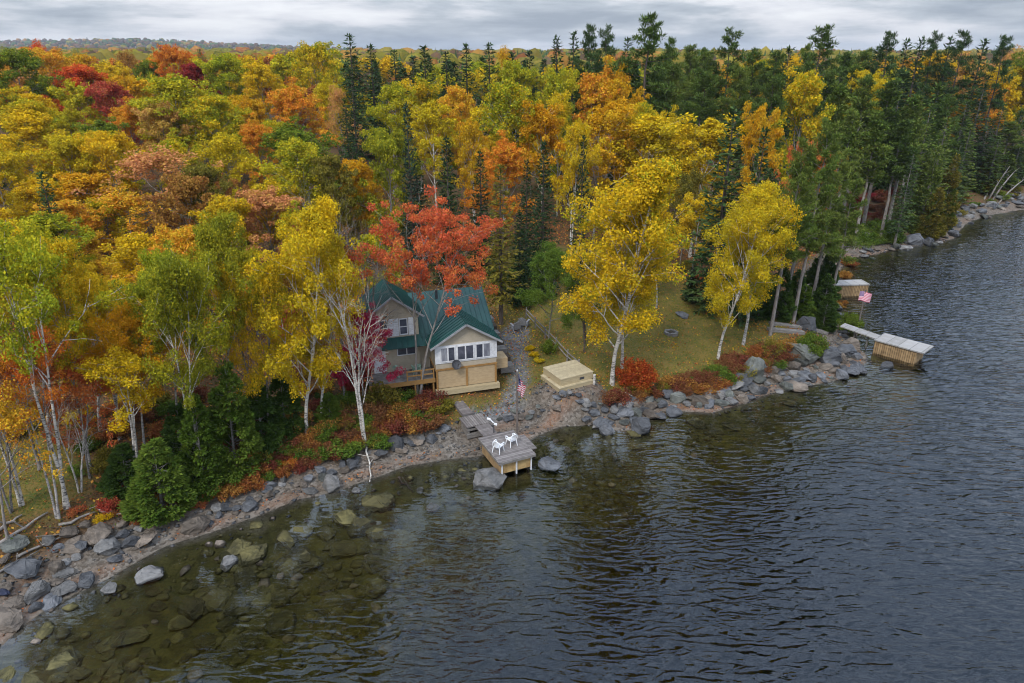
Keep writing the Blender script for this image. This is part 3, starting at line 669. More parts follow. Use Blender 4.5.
    T('spruce_near',40,172,60,52,'spruce','brown');T('maple_mid',75,172,84,62,'deep_gold','grey');T('maple_mid',60,196,70,57,'orange','grey');T('maple_mid',100,196,60,60,'gold_green','grey');T('birch_mid',20,176,60,60,'golden','grey')
    T('birch_mid',45,214,88,50,'yellow_green','greybirch');T('birch_mid',-10,200,80,54,'golden','grey');T('birch_mid',150,232,80,48,'golden','greybirch')
    T('maple_mid',98,250,60,52,'orange','grey');T('birch_mid',245,250,60,50,'gold_green','grey');T('maple_mid',300,200,60,56,'gold_green','grey')
    T('maple_near',300,300,50,46,'dull_red','grey');T('maple_mid',340,262,44,52,'orange','grey')
    T('birch_mid',666,196,50,58,'golden','greybirch');T('maple_mid',640,230,50,60,'olive','grey');T('spruce_near',520,212,44,58,'dark_spruce','brown')
    # forest fill: trees seen only through gaps between the ones above
    pts=np.array([(t['x'],t['y']) for t in TREES]);n0=len(TREES);fill=0
    g_=np.random.default_rng(5);tries=0
    while fill<98 and tries<6000:
        tries+=1;y=g_.uniform(44,135);x=g_.uniform(-.80,.80)*y*1.02
        if sdist([[x,y]])[0]<7 : continue
        px,py,_=proj(x,y,hz(x,y))
        if not(-80<px<1100): continue
        if inpoly(np.array([[x,y]]),LAWN)[0] or (-12<x<2.5 and 38<y<56): continue
        if (440<px<780) and y<62: continue
        if np.min(np.hypot(*(pts-(x,y)).T))<3.0+y*.012: continue
        con=(px>640 or g_.random()<.28) if px>340 else g_.random()<.10
        h=g_.uniform(7,10)+(1.5 if px<340 else 0)+ (2 if con else 0)
        if con: m='spruce_near';p=g_.choice(['spruce','dark_spruce','pine_dark']);b='brown'
        else:
            m='maple_mid' if y<100 else 'maple_far';p=g_.choice(['golden','yellow_green','orange','golden','rust','deep_gold','gold_green','gold_green','salmon']);b='grey'
        put_tree(m,x,y,h,None,p,b);pts=np.vstack([pts,(x,y)]);fill+=1
    # far rows below the skyline
    for row,D in enumerate((138,152,168,188)):
        px=-60+row*9
        while px<1090:
            top={0:64,1:60,2:58,3:57}[row]+g_.uniform(-4,5)
            if px<330 and row<3: top=g_.uniform(49,60)
            if px<330: p=g_.choice(['orange','golden','red_orange','yellow_green','rust','dull_red','deep_gold']);m='maple_far'
            elif px<640: p,m=(g_.choice(['golden','yellow_green']),'maple_far') if g_.random()<.35 else ('spruce','spruce_far')
            elif px<990: p,m=(g_.choice(['golden','yellow_green','deep_gold']),'maple_far') if g_.random()<.3 else ('pine_dark','spruce_far')
            else: p,m=g_.choice(['golden','salmon','green','orange']),'maple_far'
            if 60<px<330: top=max(top,52)
            wd=g_.uniform(34,46) if m=='maple_far' else g_.uniform(24,30)
            T(m,px,top,wd,D+g_.uniform(-6,6),p,'grey');px+=wd*(1.05 if row<2 else 1.3)
build_trees()
# ------------------------------------------------------------------ materials for built things
M={}
def siding():
    m,nt=nm('beige_siding');v=coords(nt);s=nt.nodes.new('ShaderNodeSeparateXYZ');L(nt,v,s.inputs[0])
    f=mth(nt,'FRACT',mth(nt,'MULTIPLY',s.outputs[2],7.5));n=noise(nt,v,3,4,.6)
    c=mixc(nt,ramp(nt,n,[(.3,g(0)),(.7,g(1))]),(.40,.34,.25),(.48,.41,.31));bsdf(nt,c,.6,.3,f,.5,.03);return m
def planks(name,a,b,axis=0,per=7.0,gap=.08,stain=(.05,.045,.04)):
    """boards: dark joints every 1/per metre across the axis, each board its own tone"""
    m,nt=nm(name);v=coords(nt);s=nt.nodes.new('ShaderNodeSeparateXYZ');L(nt,v,s.inputs[0])
    p=mth(nt,'MULTIPLY',s.outputs[axis],per);fl=mth(nt,'FLOOR',p);fr=mth(nt,'FRACT',p)
    wn=nt.nodes.new('ShaderNodeTexWhiteNoise');wn.noise_dimensions='1D';L(nt,fl,wn.inputs['W'])
    n=noise(nt,v,2.5,5,.65)
    c=mixc(nt,wn.outputs['Value'],a,b);c=mixc(nt,ramp(nt,n,[(.45,g(0)),(.75,g(.7))]),c,stain)
    j=mth(nt,'LESS_THAN',fr,gap);c=mixc(nt,j,c,tuple(x*.25 for x in stain))
    bsdf(nt,c,.8,.2,mth(nt,'SUBTRACT',n,j),.3,.03);return m
def rockmat(name,a,b,lich=(.22,.24,.16),lf=.0):
    m,nt=nm(name);v=coords(nt);oi=nt.nodes.new('ShaderNodeObjectInfo')
    add=nt.nodes.new('ShaderNodeVectorMath');add.operation='ADD';L(nt,v,add.inputs[0]);cb=nt.nodes.new('ShaderNodeCombineXYZ')
    L(nt,mth(nt,'MULTIPLY',oi.outputs['Random'],31.0),cb.inputs[0]);L(nt,cb.outputs[0],add.inputs[1])
    n=noise(nt,scaled(nt,add.outputs[0],(1,1,2.6)),2.0,6,.68,.3);n2=noise(nt,add.outputs[0],9,4,.7)
    c=mixc(nt,ramp(nt,n,[(.36,g(0)),(.62,g(1))]),a,b)
    c=mixc(nt,ramp(nt,n2,[(.6,g(0)),(.75,g(.8))]),c,lich) if lf>0 else mixc(nt,ramp(nt,n2,[(.58,g(0)),(.8,g(.5))]),c,tuple(x*1.5 for x in b))
    hs=nt.nodes.new('ShaderNodeHueSaturation');L(nt,c,hs.inputs['Color']);L(nt,mth(nt,'MULTIPLY_ADD',oi.outputs['Random'],.7,.45),hs.inputs['Value'])
    bsdf(nt,hs.outputs[0],.8,.3,mth(nt,'ADD',n,mth(nt,'MULTIPLY',n2,.3)),.7,.12);return m
M['siding']=siding()
M['roof']=simple('green_metal_roof',(.013,.066,.056),(.010,.050,.044),1.4,.45,.35,(1,1,1),.05,.0)
M['white']=simple('white_trim',(.72,.72,.73),(.55,.55,.56),5,.5)
M['plastic']=simple('white_plastic',(.82,.82,.83),(.70,.71,.72),4,.35,.5)
M['greenplastic']=simple('pale_green_plastic',(.30,.46,.36),(.22,.36,.28),4,.4,.5)
M['glass']=simple('window_glass',(.035,.04,.055),(.10,.10,.13),1.2,.12,.6)
M['curtain']=simple('curtained_glass',(.30,.31,.33),(.16,.16,.19),2.2,.2,.6,(4,4,.6))
M['panel']=simple('tan_panel',(.46,.34,.20),(.37,.265,.15),3,.8,.2,(1,1,3))
M['amber']=simple('amber_timber',(.36,.20,.065),(.25,.13,.045),4,.75,.2,(1,1,6))
M['pine_wood']=planks('fresh_boards',(.42,.35,.22),(.52,.43,.27),1,7,.09,(.30,.24,.15))
M['pine_side']=simple('fresh_timber',(.44,.36,.22),(.34,.27,.16),3,.8,.2,(1,6,6))
M['deck']=planks('weathered_boards',(.15,.13,.125),(.25,.225,.21),1,6.5,.1,(.09,.08,.075))
M['deckx']=planks('weathered_boards_across',(.16,.14,.13),(.26,.235,.22),0,6.5,.1,(.09,.08,.075))
M['whitedeck']=planks('bleached_boards',(.25,.235,.215),(.34,.32,.295),0,1.1,.035,(.38,.37,.37))
M['crib']=planks('crib_boards',(.28,.18,.09),(.40,.27,.14),0,6,.14,(.10,.07,.04))
M['cribpanel']=simple('ochre_panel',(.46,.32,.14),(.30,.19,.08),3,.8)
M['grey']=simple('grey_timber',(.24,.22,.20),(.13,.12,.11),3,.85,.2,(1,1,5))
M['darkwood']=simple('dark_timber',(.10,.075,.055),(.05,.04,.03),4,.9,.2,(5,5,1))
M['driftwood']=simple('driftwood',(.34,.31,.28),(.15,.13,.115),3,.85,.2,(1,6,6))
M['dark']=simple('dark_metal',(.06,.06,.065),(.03,.03,.035),4,.5,.5)
M['galv']=simple('grey_metal',(.34,.34,.35),(.24,.24,.25),4,.5,.5)
M['rust']=simple('rusty_metal',(.11,.085,.07),(.17,.15,.14),6,.8)
M['flag_red']=simple('flag_red',(.50,.02,.05),None,3,.8);M['flag_white']=simple('flag_white',(.80,.78,.80),None,3,.8);M['flag_blue']=simple('flag_blue',(.03,.04,.19),None,3,.8)
M['fade_red']=simple('faded_red',(.62,.13,.20),(.58,.16,.22),3,.8);M['fade_blue']=simple('faded_blue',(.24,.16,.30),None,3,.8);M['fade_white']=simple('faded_white',(.72,.52,.56),(.68,.48,.52),3,.8)
RM={'slate':rockmat('slate_rock',(.055,.058,.064),(.150,.153,.162)),'pale':rockmat('pale_rock',(.11,.107,.102),(.25,.24,.23)),
    'brown':rockmat('brown_rock',(.10,.082,.066),(.24,.195,.155)),'lichen':rockmat('lichen_rock',(.07,.074,.068),(.17,.175,.155),(.27,.31,.20),1),
    'mossy':rockmat('underwater_rock',(.045,.04,.016),(.13,.112,.042))}  # mossy olive, with the tint of the water put into the colour
# ------------------------------------------------------------------ cottage
def cottage():
    A=R_(17);root=empty('cottage',(-5.16,42.58,2.0),A)
    tag(root,'beige cottage with green metal roofs, white windows and a raised glazed porch','cottage')
    S,W=M['siding'],M['white']
    def gable(name,u0,u1,v0,v1,z0,ze,zp,mat):
        m=MB();m.prism([(u0,v0,z0),(u1,v0,z0),(u1,v0,ze),((u0+u1)/2,v0,zp),(u0,v0,ze)],(0,v1-v0,0));return m.build(name,mat,root)
    gable('wall',0,4.26,0,3.0,1.62,3.42,4.62,S)                    # glazed porch
    m=MB();m.prism([(-.7,2.2,0),(-.7,8.3,0),(-.7,8.3,3.5),(-.7,5.2,5.35),(-.7,2.2,3.5)],(5.1,0,0));m.build('wall',S,root)   # main block, ridge along u
    gable('wall',-4.2,-.72,2.0,5.6,0,5.1,6.3,S)                     # two-storey wing
    # roofs: slabs with standing seams
    def slab(name,p00,p10,p11,p01,th,nrib,rib='a',parent=root):
        m=MB();P=[Vector(p) for p in (p00,p10,p11,p01)];n=(P[1]-P[0]).cross(P[3]-P[0]).normalized()
        if n.z<0:n=-n
        m.prism([p+n*.0 for p in P],n*th)
        for i in range(nrib+1):
            t=min(.995,max(.005,i/nrib));a=P[0].lerp(P[1],t)+n*(th+.012);b=P[3].lerp(P[2],t)+n*(th+.012);m.beam(a,b,.035,.045,n)
        return m.build(name,M['roof'],parent)
    # main: front plane and back plane (ribs run down the slope)
    slab('roof',(-.9,1.75,3.30),(4.62,1.75,3.30),(4.62,5.2,5.45),(-.9,5.2,5.45),.06,17)
    slab('roof',(-.9,8.6,3.34),(4.62,8.6,3.34),(4.62,5.21,5.45),(-.9,5.21,5.45),.06,17)
    # porch roof: ridge runs back into the main plane
    slab('roof',(-.32,-.35,3.22),(-.32,3.6,3.22),(2.13,4.0,4.72),(2.13,-.35,4.72),.06,11)
    slab('roof',(4.58,-.35,3.22),(4.58,2.4,3.22),(2.13,4.0,4.72),(2.13,-.35,4.72),.06,8)
    # wing roof
    slab('roof',(-4.55,1.65,4.90),(-4.55,5.9,4.90),(-2.46,5.9,6.42),(-2.46,1.65,6.42),.06,16)
    slab('roof',(-.37,1.65,4.90),(-.37,5.9,4.90),(-2.46,5.9,6.42),(-2.46,1.65,6.42),.06,16)
    slab('porch_roof',(-3.4,1.15,2.95),(-.15,1.15,2.95),(-.15,1.99,3.45),(-3.4,1.99,3.45),.05,9)
    # pale rake boards
    for a,b in (((-.36,-.37,3.24),(2.13,-.37,4.76)),((4.62,-.37,3.24),(2.13,-.37,4.76)),((-4.58,1.63,4.93),(-2.46,1.63,6.46)),((-.34,1.63,4.93),(-2.46,1.63,6.46))):
        MB().beam(a,b,.05,.13).build('fascia',M['galv'],root)
    MB().beam((-.34,-.35,3.2),(-.34,3.0,3.2),.05,.12).build('fascia',M['galv'],root)
    MB().tube([(1.1,4.55,4.6),(1.1,4.55,5.75)],.09,10).build('vent_pipe',M['dark'],root)
    # porch windows: one white band with three double windows
    m=MB();m.box(-.03,4.29,-.05,-.001,2.02,3.30)
    m.build('window_band',W,root)
    for u0,u1,cur in ((.34,1.36,(1,0)),(1.48,2.66,(0,0)),(2.78,3.84,(0,1))):
        f=MB();t=.06
        f.box(u0,u1,-.09,-.052,2.12,2.12+t);f.box(u0,u1,-.09,-.052,3.2-t,3.2);f.box(u0,u0+t,-.09,-.052,2.12+t,3.2-t);f.box(u1-t,u1,-.09,-.052,2.12+t,3.2-t);mid=(u0+u1)/2;f.box(mid-.045,mid+.045,-.09,-.052,2.12+t,3.2-t)
        fr=f.build('window',W,root)
        for k,(a,b) in enumerate(((u0+t,mid-.045),(mid+.045,u1-t))): MB().box(a+.002,b-.002,-.066,-.053,2.18,3.138).build('pane',M['curtain'] if cur[k] else M['glass'],fr)
    # corner boards and side window of the porch
    MB().box(4.262,4.30,.5,2.1,2.15,3.1).build('side_window',M['glass'],root)
    # wing windows with white shutters
    for uc in (-1.75,-3.1):
        f=MB();z0,z1=3.62,4.82;h_=.29
        f.box(uc-h_,uc+h_,1.94,1.985,z0,z0+.07);f.box(uc-h_,uc+h_,1.94,1.985,z1-.07,z1);f.box(uc-h_,uc-h_+.06,1.94,1.985,z0+.07,z1-.07);f.box(uc+h_-.06,uc+h_,1.94,1.985,z0+.07,z1-.07);f.box(uc-h_+.06,uc+h_-.06,1.945,1.98,(z0+z1)/2-.025,(z0+z1)/2+.025)
        fr=f.build('window',W,root);MB().box(uc-h_+.065,uc+h_-.065,1.965,1.99,z0+.075,z1-.075).build('pane',M['glass'],fr)
        for s in (-1,1):
            a=uc+s*(h_+.22);sh=MB();sh.box(a-.18,a+.18,1.93,1.98,z0-.03,z1+.03)
            for q in range(9): sh.box(a-.14,a+.14,1.915,1.929,z0+.08+q*.125,z0+.13+q*.125)
            sh.build('shutter',W,root)
    f=MB();f.box(-2.3,-.95,1.93,1.985,2.10,2.16);f.box(-2.3,-.95,1.93,1.985,2.66,2.72);f.box(-2.3,-2.24,1.93,1.985,2.16,2.66);f.box(-1.01,-.95,1.93,1.985,2.16,2.66);f.box(-1.66,-1.6,1.93,1.985,2.16,2.66)
    fr=f.build('window',W,root);MB().box(-2.24,-1.01,1.95,1.975,2.165,2.655).build('pane',M['glass'],fr)
    MB().box(-3.95,-3.1,1.94,1.98,.98,2.9).build('door',M['white'],root)
    # skirt under the porch
    fl=MB();fl.box(-.04,4.30,-.06,3.0,1.50,1.61);fl.build('floor_beam',M['amber'],root)
    for u in (.0,2.08,4.14): MB().box(u,u+.12,-.055,.06,.12,1.50).build('porch_post',M['amber'],root)
    for a,b in ((.12,2.08),(2.2,4.14)):
        p=MB();p.box(a,b,0,.04,.16,1.5);p.build('skirt_panel',M['panel'],root)
    MB().box(4.20,4.25,.07,2.9,.16,1.5).build('skirt_panel',M['panel'],root)
    MB().box(.0,.05,.07,2.9,.16,1.5).build('skirt_panel',M['darkwood'],root)
    MB().box(-.08,4.42,-.30,.10,-.25,.11).build('foundation_sill',M['pine_side'],root)
    # dish on the porch front
    dz=Vector((1.35,-.42,2.0));d=Vector((.25,-1,.45)).normalized();m=MB();r1=d.cross(Vector((0,0,1))).normalized();u1=r1.cross(d)
    n=16;vs=[dz-d*.10]
    for k,(rr,dd) in enumerate(((.18,-.08),(.34,0))):
        for i in range(n): a=2*math.pi*i/n;vs.append(dz+r1*(rr*math.cos(a))+u1*(rr*math.sin(a))+d*dd)
    fs=[(0,1+i,1+(i+1)%n) for i in range(n)]+[(1+i,1+n+i,1+n+(i+1)%n,1+(i+1)%n) for i in range(n)]
    vs2=[v-d*.02 for v in vs];k=len(vs);m.add(vs+vs2,fs+[tuple(j+k for j in f)[::-1] for f in fs])
    m.tube([dz-d*.1,(1.35,-.11,1.85)],.03,6);m.tube([dz-u1*.3,dz+d*.36],.015,5);m.tube([dz+d*.33,dz+d*.42],.045,6)
    m.build('satellite_dish',M['dark'],root)
    # side landing
    MB().box(4.34,5.3,.75,2.0,.75,1.5).build('side_landing',M['panel'],root)
    # deck along the wing
    m=MB();m.box(-4.5,-.06,.1,1.99,.86,.95);m.build('deck_floor',M['grey'],root)
    MB().box(-4.52,-.06,.04,.098,.66,.97).build('deck_fascia',M['amber'],root)
    for u in (-4.4,-2.9,-1.5,-.25): MB().box(u,u+.11,.12,.23,-.3,.858).build('deck_post',M['amber'],root)
    m=MB()
    for u in (-2.0,-1.05,-.2): m.box(u,u+.08,.05,.13,.972,1.62)
    m.box(-2.0,-.12,.04,.14,1.62,1.69);m.box(-2.0,-.12,.06,.12,1.28,1.36);m.build('railing',M['amber'],root)
    m=MB()
    for i in range(4): m.box(-5.6+i*.0,-4.54,.5+.0,1.6,.0+.2*i-.2,.0+.2*i-.12) if i==3 else m.box(-5.5+.25*i,-5.2+.25*i,.5,1.6,.15*i,.15*i+.1)
    m.build('steps',M['amber'],root)
    return root
cot=cottage()
def loc(u,v,z=0):
    a=R_(17);return (-5.16+u*math.cos(a)-v*math.sin(a),42.58+u*math.sin(a)+v*math.cos(a),2.0+z)
# ------------------------------------------------------------------ chairs
def plastic_chair(x,y,z,rz,mat,label,group,sc=1.0):
    r=empty('plastic_chair',(x,y,z),rz,(sc,)*3);tag(r,label,'chair',group)
    MB().prism([(-.24,-.24,.40),(.24,-.24,.40),(.21,.22,.37),(-.21,.22,.37)],(0,0,.035)).build('seat',mat,r,bevel=.012)
    # rounded back with slots
    m=MB();n=9;outer=[];
    for i in range(n): a=math.pi*i/(n-1);outer.append((.235*math.cos(a)*1.0,.24+.10,.62+.24*math.sin(a)))
    def P(x_,z_): return (x_,.22+.16*(z_-.4)+.0,z_)
    pts=[P(.22,.42)]+[P(.25*math.cos(math.pi*i/10),.60+.25*math.sin(math.pi*i/10)) for i in range(11)]+[P(-.22,.42)]
    for a,b in zip(pts[:-1],pts[1:]): m.beam(a,b,.05,.035)
    for q in (-.13,-.045,.045,.13): m.beam(P(q,.42),P(q,.60+math.sqrt(max(0,.0625-q*q))),.055,.014,(0,1,0))
    m.build('backrest',mat,r)
    for sx in (-1,1):
        for sy in (-1,1): MB().tube([(sx*.21,sy*.2,.40),(sx*.26,sy*.27,0)],[.034,.024],6).build('leg',mat,r)
        a=MB();pp=[(sx*.25,-.24,.40),(sx*.28,-.26,.60),(sx*.29,-.18,.645),(sx*.285,.05,.65),(sx*.245,.26,.62)]
        for p,q in zip(pp[:-1],pp[1:]): a.beam(p,q,.055,.03)
        a.build('armrest',mat,r)
    return r
def lounge_chair(x,y,z,rz,mat,label):
    r=empty('garden_chair',(x,y,z),rz);tag(r,label,'chair','pale slatted chairs on the patio')
    m=MB()
    for i in range(5): m.beam((-.26,-.30+.12*i,.36-.035*i),(.26,-.30+.12*i,.36-.035*i),.1,.025,(0,0,1))
    m.build('seat',mat,r);m=MB()
    for i in range(5): m.beam((-.24+.12*i,.22,.22),(-.27+.135*i,.50,1.0-.04*abs(i-2)**1.5),.105,.022,(0,1,0))
    m.beam((-.27,.30,.45),(.27,.30,.45),.03,.06);m.beam((-.27,.42,.8),(.27,.42,.8),.03,.06);m.build('backrest',mat,r)
    for s in (-1,1):
        MB().beam((s*.30,-.34,.0),(s*.30,-.34,.56),.09,.04,(0,1,0)).build('leg',mat,r);MB().beam((s*.29,-.3,.34),(s*.29,.5,.02),.04,.1).build('leg',mat,r)
        MB().box(s*.32-.08,s*.32+.08,-.44,.30,.562,.588).build('armrest',mat,r)
dock_a=math.atan2(.423,.906)
def dk(s,w,z=0): return (-.71+.906*s-.423*w,34.95+.423*s+.906*w,z)
p=dk(.40,1.15,1.142);plastic_chair(p[0],p[1],p[2],R_(150),M['plastic'],'left white plastic armchair on the grey plank dock platform','white armchairs on the dock')
p=dk(1.45,1.5,1.142);plastic_chair(p[0],p[1],p[2],R_(215),M['plastic'],'right white plastic armchair on the dock platform, nearer the flag pole','white armchairs on the dock')
p=loc(-1.15,1.15,.952);plastic_chair(*p,R_(200),M['greenplastic'],'pale green plastic chair on the cottage deck beside the glazed porch','green chairs on the cottage deck')
p=loc(-2.4,1.2,.952);plastic_chair(*p,R_(150),M['greenplastic'],'pale green plastic chair at the middle of the cottage deck','green chairs on the cottage deck')
for (px,py),rz,lb in (((516,331),R_(200),'pale slatted garden chair on the patio, closer to the cottage'),((524,327),R_(160),'pale slatted garden chair on the patio, closer to the rail fence')):
    q=onground(px,py);lounge_chair(q[0],q[1],q[2]+.01,rz,M['galv'],lb)
# ------------------------------------------------------------------ main dock
def main_dock():
    r=empty('dock',(-.71,34.95,0),dock_a);tag(r,'grey weathered plank dock on a boarded crib, with white armchairs on it','dock')
    m=MB();m.box(-.06,2.30,-.06,3.15,1.04,1.14);m.build('deck_platform',M['deck'],r)
    m=MB();m.box(-.08,2.32,-.10,-.062,.98,1.145);m.box(-.10,-.062,-.1,3.15,.98,1.145);m.box(2.302,2.34,-.1,3.15,.98,1.145);m.build('rim_board',M['grey'],r)
    MB().box(.10,2.14,.12,.17,.22,.98).build('crib_front',M['cribpanel'],r)
    MB().box(.10,.15,.18,3.0,.10,.98).build('crib_side',M['crib'],r);MB().box(2.09,2.14,.18,3.0,.10,.98).build('crib_side',M['crib'],r)
    for s in (.12,1.08,2.06): MB().box(s,s+.075,.035,.115,.02,.978).build('post',M['white'],r)
    m=MB()
    for s,w in ((.2,.3),(2.0,.3),(.2,2.8),(2.0,2.8),(1.1,.3)): m.tube([(s,w,1.0),(s,w,-1.0)],.07,7)
    m.build('piling',M['darkwood'],r)
    m=MB();m.box(2.36,3.05,1.2,3.0,.62,.70);m.build('side_step',M['deck'],r);MB().box(2.36,2.42,1.2,3.0,.705,1.0).build('step_rail',M['grey'],r)
    m=MB();m.box(2.4,2.5,1.3,1.4,-.6,.618);m.box(2.9,3.0,1.3,1.4,-.6,.618);m.box(2.9,3.0,2.8,2.9,-.4,.618);m.build('step_leg',M['darkwood'],r)
    MB().box(.28,1.24,3.152,4.55,1.08,1.16).build('gangway',M['deck'],r)
    MB().box(-.32,1.28,4.56,5.95,1.14,1.22).build('landing',M['deckx'],r)
    m=MB();m.box(-.2,-.08,4.65,5.85,.35,1.138);m.box(1.04,1.16,4.65,5.85,.45,1.138);m.box(-.25,1.2,4.62,4.78,.3,.62);m.box(-.25,1.2,4.62,4.74,.85,.98);m.build('landing_crib',M['grey'],r)
    MB().box(-.02,.72,5.96,7.95,1.30,1.38).build('gangway',M['deck'],r)
    m=MB();m.box(.0,.08,6.2,7.9,1.12,1.298);m.box(.6,.68,6.2,7.9,1.12,1.298);m.box(0,.7,6.0,6.1,.8,1.298);m.build('gangway_beam',M['grey'],r)
main_dock()
q=dk(1.05,3.3,.55)
r=empty('post',(q[0],q[1],.3));tag(r,'slim dark post with a crooked white fitting beside the dock gangway','post')
MB().tube([(0,0,-.2),(0,0,1.55)],.035,7).build('pole',M['dark'],r)
m=MB();m.beam((0,0,1.56),(-.22,.05,1.78),.06,.06);m.beam((-.22,.05,1.78),(-.42,.1,1.84),.12,.09);m.beam((0,0,1.5),(.2,.02,1.44),.13,.1);m.build('white_fitting',M['plastic'],r)
def flag_mesh(parent,w,h,drape,mr,mw,mb,seed=3):
    nc,nr=40,26;V=[];Fc=[];mi=[];g_=random.Random(seed)
    for j in range(nr+1):
        for i in range(nc+1):
            s=i/nc*w;t=j/nr*h
            if drape: x=s*.30*(1-.3*t/h)+.05*math.sin(s*9+t*2);y=.07*math.sin(s*13+1)+.04*math.sin(t*5);z=-t*.98-s*.50*(1-.15*t/h)
            else: x=s*.88;y=.10*math.sin(s*5.0+t*1.2)*min(1,s*2);z=-t-.14*s*s*1.2+.02*math.sin(s*6)
            V.append((x+.04,y,z))
    for j in range(nr):
        for i in range(nc):
            a=j*(nc+1)+i;Fc.append((a,a+1,a+nc+2,a+nc+1));canton=i<16 and j<14
            mi.append((1 if (i%3==1 and j%3==1) else 2) if canton else (0 if (j//2)%2==0 else 1))
    me=mesh_np('flag',np.array(V),np.array(Fc),(mr,mw,mb),True,mi)
    o=link(bpy.data.objects.new('flag',me),parent)
    so=o.modifiers.new('thick','SOLIDIFY');so.thickness=.006;return o
q=onground(517,437);zt=ztop(518,371,q[1])[1]
r=empty('flagpole',q);tag(r,'tall brown flagpole on the shore behind the dock with a limp striped flag','flagpole')
MB().tube([(0,0,-.3),(0,0,zt-q[2])],[.09,.06],8).build('pole',M['rust'],r);MB().tube([(0,0,zt-q[2]),(0,0,zt-q[2]+.1)],[.05,.03],8).build('finial',M['white'],r)
f=flag_mesh(r,1.6,1.0,True,M['flag_red'],M['flag_white'],M['flag_blue']);f.location=(0,0,zt-q[2]-.25);f.rotation_euler=(0,0,R_(-15))
# ------------------------------------------------------------------ right-hand piers
def quadbox(m,c,z0,z1):
    return m.prism([(x,y,z0) for x,y in c],(0,0,z1-z0))
def pier():
    zt=1.2;P=[at(*p,zt)[:2] for p in ((875,339.5),(917,351),(931,346),(892,334))]
    O=P[0];s=np.array(P[1])-np.array(O);Ls=np.linalg.norm(s);a=math.atan2(s[1],s[0])
    r=empty('pier',(O[0],O[1],0),a);tag(r,'bleached white board pier on a boarded crib at the right-hand point','pier')
    MB().box(-.05,Ls+.55,-.05,2.15,zt-.1,zt).build('deck_platform',M['whitedeck'],r)
    m=MB();m.box(.0,Ls,.06,.13,-.25,zt-.102);m.build('crib_front',M['crib'],r)
    m=MB();m.box(Ls-.07,Ls,.132,1.95,-.25,zt-.102);m.build('crib_end',M['crib'],r)
    m=MB();m.box(0,.07,.132,1.95,-.25,zt-.102);m.box(0.07,Ls-.07,1.88,1.95,-.25,zt-.102);m.build('crib_back',M['crib'],r)
    # gangway back to the shore
    g0=np.array(at(842,326.5,zt+.1)[:2]);v=g0-np.array(O);u0=v@(s/Ls);w0=v@np.array([-s[1],s[0]])/Ls
    m=MB();A=Vector((-.06,.75,zt-.03));B=Vector((u0,w0,zt+.25));m.beam(A,B,1.05,.08);m.build('gangway',M['whitedeck'],r)
    m=MB();mid=A.lerp(B,.5)
    for t in (.25,.62): c=A.lerp(B,t);m.box(c.x-.05,c.x+.05,c.y-.05,c.y+.05,-.3,c.z-.045)
    m.build('gangway_post',M['grey'],r)
pier()
def far_pier():
    zt=1.3;P=[np.array(at(*p,zt)[:2]) for p in ((834,285),(870,284))];s=P[1]-P[0];Ls=np.linalg.norm(s);a=math.atan2(s[1],s[0])
    r=empty('pier',(P[0][0],P[0][1],0),a);tag(r,'tan boarded crib pier farther along the shore, beyond the white pier','pier')
    MB().box(-.2,Ls,-.05,1.6,zt-.12,zt).build('deck_platform',M['whitedeck'],r)
    MB().box(-.1,Ls-.08,.03,.1,-.2,zt-.122).build('crib_front',M['crib'],r);MB().box(Ls-.15,Ls-.08,.102,1.5,-.2,zt-.122).build('crib_end',M['crib'],r)
    MB().box(-.1,Ls-.15,1.43,1.5,-.2,zt-.122).build('crib_back',M['crib'],r)
far_pier()
q=onground(856,337);zt=ztop(855,290,q[1])[1];r=empty('flagpole',q);tag(r,'short flagpole with a faded pinkish striped flag beside the white pier','flagpole')
MB().tube([(0,0,-.3),(0,0,zt-q[2])],[.075,.06],8).build('pole',M['rust'],r)
MB().beam((.0,-.02,-.05),(.9,-.3,.75),.07,.07).build('brace',M['grey'],r)
f=flag_mesh(r,1.25,.85,False,M['fade_red'],M['fade_white'],M['fade_blue']);f.location=(-.55,-.06,zt-q[2]-.1)
# ------------------------------------------------------------------ lawn things
def dock_section(x,y,z,rz,sx,sy,h,label):
    r=empty('dock_section',(x,y,z),rz);tag(r,label,'dock section','new timber dock sections stacked on the lawn')
    MB().box(-sx/2,sx/2,-sy/2,sy/2,h-.06,h).build('boards',M['pine_wood'],r)
    for a,b,c,d in ((-sx/2+.02,sx/2-.02,-sy/2+.02,-sy/2+.08),(-sx/2+.02,sx/2-.02,sy/2-.08,sy/2-.02),(-sx/2+.02,-sx/2+.08,-sy/2+.082,sy/2-.082),(sx/2-.08,sx/2-.02,-sy/2+.082,sy/2-.082)):
        m=MB();m.box(a,b,c,d,.0,h-.062);m.build('side_board',M['pine_side'],r)
    if h>.4: MB().box(sx*.08,sx*.22,-sy/2-.001+.012,-sy/2+.019,.12,.3).build('hand_hole',M['dark'],r)
zg=1.6
for _ in range(6):
    Q=[np.array(at(*p,zg+.865)[:2]) for p in ((544,364.5),(556.6,382.7),(593,373.5),(578.5,357.5))];c=sum(Q)/4;zg=.5*zg+.5*(hz(c[0],c[1])-.02)
sv=Q[2]-Q[1];a=math.atan2(sv[1],sv[0])
dock_section(c[0]-.1,c[1]-.25,zg,a,2.85,2.5,.34,'lower new timber dock section of the stack lying on the lawn')
dock_section(c[0],c[1],zg+.345,a,2.75,2.35,.52,'upper pale timber dock section of the stack, with a dark hand hole')
q=onground(594,384);r=empty('post',q);tag(r,'short white post in the grass beside the stacked timber','post');MB().tube([(0,0,-.2),(0,0,.75)],[.10,.09],9).build('pole',BK['white'],r)
